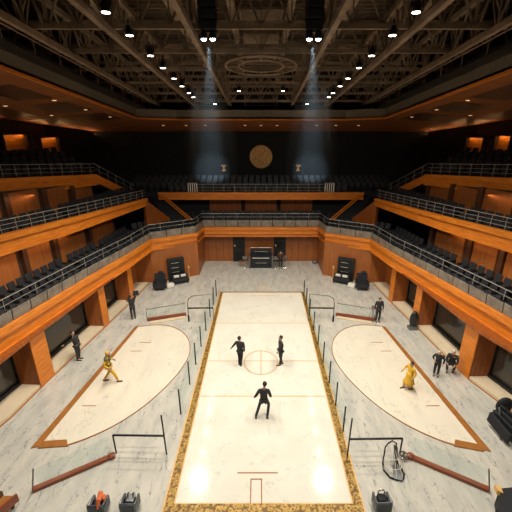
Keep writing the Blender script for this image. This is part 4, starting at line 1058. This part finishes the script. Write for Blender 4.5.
def person(label, loc, rz, pose, top, bottom, hair='hair', coat=None, armour=None):
    J = {k: Vector(v) for k, v in BASE.items()}
    for k, v in pose.items(): J[k] = Vector(v)
    t = thing('person', label, 'person', loc, rz)
    names = ['pelvis', 'waist', 'chest', 'neck', 'shl', 'ell', 'wrl', 'shr', 'elr', 'wrr', 'hil', 'knl', 'anl', 'hir', 'knr', 'anr']
    E_ = [('pelvis', 'waist'), ('waist', 'chest'), ('chest', 'neck'), ('chest', 'shl'), ('shl', 'ell'), ('ell', 'wrl'), ('chest', 'shr'), ('shr', 'elr'), ('elr', 'wrr'), ('pelvis', 'hil'), ('hil', 'knl'), ('knl', 'anl'), ('pelvis', 'hir'), ('hir', 'knr'), ('knr', 'anr')]
    rad = dict(pelvis=(.1, .08), waist=(.09, .07), chest=(.1, .075), neck=.05, shl=.05, ell=.04, wrl=.028, shr=.06, elr=.04, wrr=.028, hil=.075, knl=.05, anl=.04, hir=.075, knr=.05, anr=.04)
    verts = [J[n] for n in names]; radii = [rad[n] for n in names]; idx = {n: i for i, n in enumerate(names)}
    edges = [(idx[a], idx[b_]) for a, b_ in E_]
    # feet
    for sd in 'lr':
        a = J['an' + sd]; verts.append(a + Vector((0, -.17, -.04))); radii.append((.035, .025)); edges.append((idx['an' + sd], len(verts) - 1))
    vs, fs = skin_mesh('b', verts, edges, radii, None)
    mb = MB(); mb.sm = True; mb.add(vs, fs)
    # hands: a palm with five fingers rooted in it
    for sd, sg in (('l', -1), ('r', 1)):
        w_, e_ = J['wr' + sd], J['el' + sd]; d = (w_ - e_).normalized(); side = d.cross(Vector((1, 0, .01))).normalized(); nrm = d.cross(side).normalized()
        palm = w_ + d * .09; mb.tube([w_ - d * .01, w_ + d * .04, palm], [.026, .04, .038], 8)
        for k in range(4):
            b0 = palm + side * (.027 - .018 * k) - d * .01; L = (.075, .085, .08, .06)[k]
            mb.tube([b0, b0 + d * L * .55, b0 + d * L * .9 + nrm * sg * .02], [.010, .009, .007], 6)
        b0 = w_ + d * .03 + side * .03; mb.tube([b0, b0 + side * .03 + d * .03, b0 + side * .035 + d * .065], [.012, .011, .008], 6)
    h = J['head']; hd = (h - J['neck']).normalized()
    mb.tube([J['neck'] - hd * .03, h - hd * .06], [.055, .05], 8)
    mb.ball(h, (.082, .10, .118), 16, 12); mb.ball(h + Vector((0, -.055, -.06)), (.055, .05, .05), 10, 6)
    mb.ball(h + Vector((0, -.105, -.01)), (.014, .02, .026), 8, 6)
    for sg in (-1, 1): mb.ball(h + Vector((sg * .085, .01, 0)), (.014, .024, .034), 8, 6)
    mb.cur = 1
    for sg in (-1, 1): mb.ball(h + Vector((sg * .032, -.092, .014)), (.013, .01, .009), 8, 6)
    mb.ball(h + Vector((0, -.1, -.058)), (.028, .01, .007), 8, 6)
    mb.build('body', [M['skin'], M['hair']], t, world=False)
    mb = MB(); mb.sm = True; k0 = len(mb.v); mb.ball(h + Vector((0, .018, .03)), (.094, .105, .112), 16, 12)
    mb.v = [(x, y if (y > h.y - .045 or z > h.z + .07) else h.y - .045, z) for x, y, z in mb.v]
    mb.build('hair', M[hair], t, world=False)
    # trousers
    nm = ['pelvis', 'hil', 'knl', 'anl', 'hir', 'knr', 'anr']; rr = dict(pelvis=(.15, .115), hil=.105, knl=.075, anl=.06, hir=.105, knr=.075, anr=.06)
    ed = [(0, 1), (1, 2), (2, 3), (0, 4), (4, 5), (5, 6)]
    vs, fs = skin_mesh('t', [J[n] for n in nm], ed, [rr[n] for n in nm], None); m2 = MB(); m2.sm = True; m2.add(vs, fs); m2.build('trousers', M[bottom], t, world=False)
    nm = ['waist', 'pelvis', 'chest', 'shl', 'ell', 'wrl', 'shr', 'elr', 'wrr']; rr = dict(waist=(.15, .115), pelvis=(.155, .125), chest=(.185, .14), shl=.09, ell=.06, wrl=.045, shr=.085, elr=.06, wrr=.045)
    ed = [(0, 1), (0, 2), (2, 3), (3, 4), (4, 5), (2, 6), (6, 7), (7, 8)]
    P_ = [J[n] for n in nm]
    for q, e_ in ((5, 4), (8, 7)): P_[q] = P_[q].lerp(P_[e_], .1)
    vs, fs = skin_mesh('j', P_, ed, [rr[n] for n in nm], None); m2 = MB(); m2.sm = True; m2.add(vs, fs); m2.build('jacket', M[top], t, world=False)
    for sd in 'lr':
        a = J['an' + sd]; m2 = MB(); m2.sm = True; m2.tube([a + Vector((0, .06, -.05)), a + Vector((0, -.02, -.045)), a + Vector((0, -.14, -.055)), a + Vector((0, -.21, -.06))], [.04, .052, .045, .03], 8); m2.build('shoe', M['black_box'] if coat != 'y' else M['hair'], t, world=False)
    if coat == 'robe':
        p_ = J['pelvis']; m2 = MB(); m2.sm = True
        m2.lathe((p_.x, p_.y, 0), [(.30, .42), (.27, .5), (.2, .8), (.165, 1.0), (.16, 1.12)], 16); m2.build('robe_skirt', M[top], t, world=False)
    if armour:
        c_ = J['chest']; m2 = MB(); m2.sm = True
        m2.ball(c_ + Vector((0, 0, -.03)), (.22, .16, .2), 14, 10)
        for k in ('shl', 'shr'): m2.ball(J[k], (.1, .1, .1), 10, 8)
        m2.ball(J['waist'] + Vector((0, 0, -.1)), (.19, .15, .12), 12, 8); m2.build('armour_vest', M[armour], t, world=False)
    return t
person('person in a dark suit standing at the left of the centre circle, arm held out', (-1.1, 15.5, 0), PI * .9,
       dict(head=(.03, -.02, 1.68), ell=(-.25, .05, 1.18), wrl=(-.22, -.06, .95), elr=(.34, 0, 1.22), wrr=(.5, -.05, .98), anl=(-.03, .05, .09), anr=(.08, -.04, .09), knl=(-.06, -.05, .5), knr=(.07, -.04, .5)), 'suit', 'suit')
person('person in dark clothes standing at the right of the centre circle, seen side on', (1.05, 15.55, 0), -PI * .42,
       dict(head=(0, -.03, 1.7), ell=(-.22, .08, 1.18), wrl=(-.2, -.08, .95), elr=(.22, -.04, 1.18), wrr=(.2, -.2, 1.0), anl=(-.04, .1, .09), anr=(.05, -.06, .09)), 'suit', 'trousers')
person('person in black running with bent knees in the middle of the centre court', (.12, 12.0, 0), PI,
       dict(head=(-.04, -.05, 1.72), neck=(-.02, -.02, 1.55), ell=(-.3, .12, 1.2), wrl=(-.3, -.12, 1.08), elr=(.34, .1, 1.22), wrr=(.4, -.08, 1.0), hil=(-.1, 0, .92), knl=(-.22, -.16, .54), anl=(-.16, .12, .1), hir=(.1, 0, .92), knr=(.15, -.24, .58), anr=(.34, .12, .12)), 'suit', 'trousers')
person('person in yellow with olive armour striding along the left side court edge', (-7.5, 14.25, 0), PI * .55,
       dict(head=(.0, -.06, 1.66), ell=(-.32, .12, 1.2), wrl=(-.28, -.1, 1.0), elr=(.34, .1, 1.2), wrr=(.4, -.12, 1.02), knl=(-.12, -.25, .55), anl=(-.1, -.36, .1), knr=(.12, .05, .5), anr=(.1, .34, .1)), 'yellow_cloth', 'yellow_cloth', 'yellow_cloth', 'y', 'olive_cloth')
person('person in loose yellow robes walking along the right side court edge', (7.15, 13.75, 0), -PI * .4,
       dict(head=(.02, -.03, 1.66), ell=(-.36, 0, 1.2), wrl=(-.4, -.14, .98), elr=(.33, .04, 1.18), wrr=(.32, -.1, .94), knl=(-.12, -.14, .5), anl=(-.12, -.2, .1), anr=(.1, .16, .1)), 'yellow_cloth', 'yellow_cloth', 'hair', 'robe').scale = (.9, .9, .88)
person('person in black leaning beside the left window ledge, arm stretched out', (-9.95, 16.0, 0), PI * .5,
       dict(pelvis=(0, 0, .98), waist=(0, .03, 1.15), chest=(0, .06, 1.38), head=(0, .08, 1.7), neck=(0, .06, 1.54), ell=(-.34, .2, 1.3), wrl=(-.4, .42, 1.2), elr=(.22, 0, 1.2)), 'suit', 'trousers')
person('person in dark clothes at the third left pillar raising a black object', (-8.45, 20.35, 0), -PI * .85,
       dict(ell=(-.3, -.14, 1.5), wrl=(-.14, -.3, 1.72), elr=(.28, -.12, 1.3), wrr=(.0, -.3, 1.6), head=(.06, .02, 1.64)), 'suit', 'trousers')
o = MB().rbox((-8.1, 20.4, 1.86), (.34, .2, .3), .05, .3).build('camera', M['black_box']); tag(o, 'black camera held up by the person at the third left pillar', 'camera')
person('person in dark clothes standing behind the right side court beside a tripod', (7.62, 20.0, 0), 0,
       dict(head=(0, -.02, 1.6), neck=(0, 0, 1.45)), 'suit', 'trousers')
person('person in a black suit and pale collar standing by the near right pillar', (8.95, 14.7, 0), -.5,
       dict(ell=(-.32, .04, 1.2), wrl=(-.2, -.12, 1.1), elr=(.3, .02, 1.15), head=(-.05, -.05, 1.62)), 'suit', 'suit', 'pale_hair').scale = (.88, .88, .86)
person('person in black with pale hair crouching on the ledge by the near right pillar', (9.82, 14.98, 0), -.6,
       dict(pelvis=(0, .12, .52), waist=(0, .06, .7), chest=(0, 0, .95), neck=(0, -.04, 1.1), head=(0, -.08, 1.26), shl=(-.19, 0, 1.04), ell=(-.26, -.12, .78), wrl=(-.16, -.34, .66), shr=(.19, 0, 1.04), elr=(.26, -.12, .78), wrr=(.16, -.34, .66),
            hil=(-.1, .1, .5), knl=(-.17, -.26, .56), anl=(-.13, -.05, .1), hir=(.1, .1, .5), knr=(.17, -.22, .4), anr=(.13, .15, .1)), 'suit', 'suit', 'pale_hair')
person('person in brown clothes standing in front of the right back door', (1.75, 29.2, 0), 0,
       dict(head=(0, -.02, 1.5), neck=(0, 0, 1.38)), 'dark_wood', 'suit')
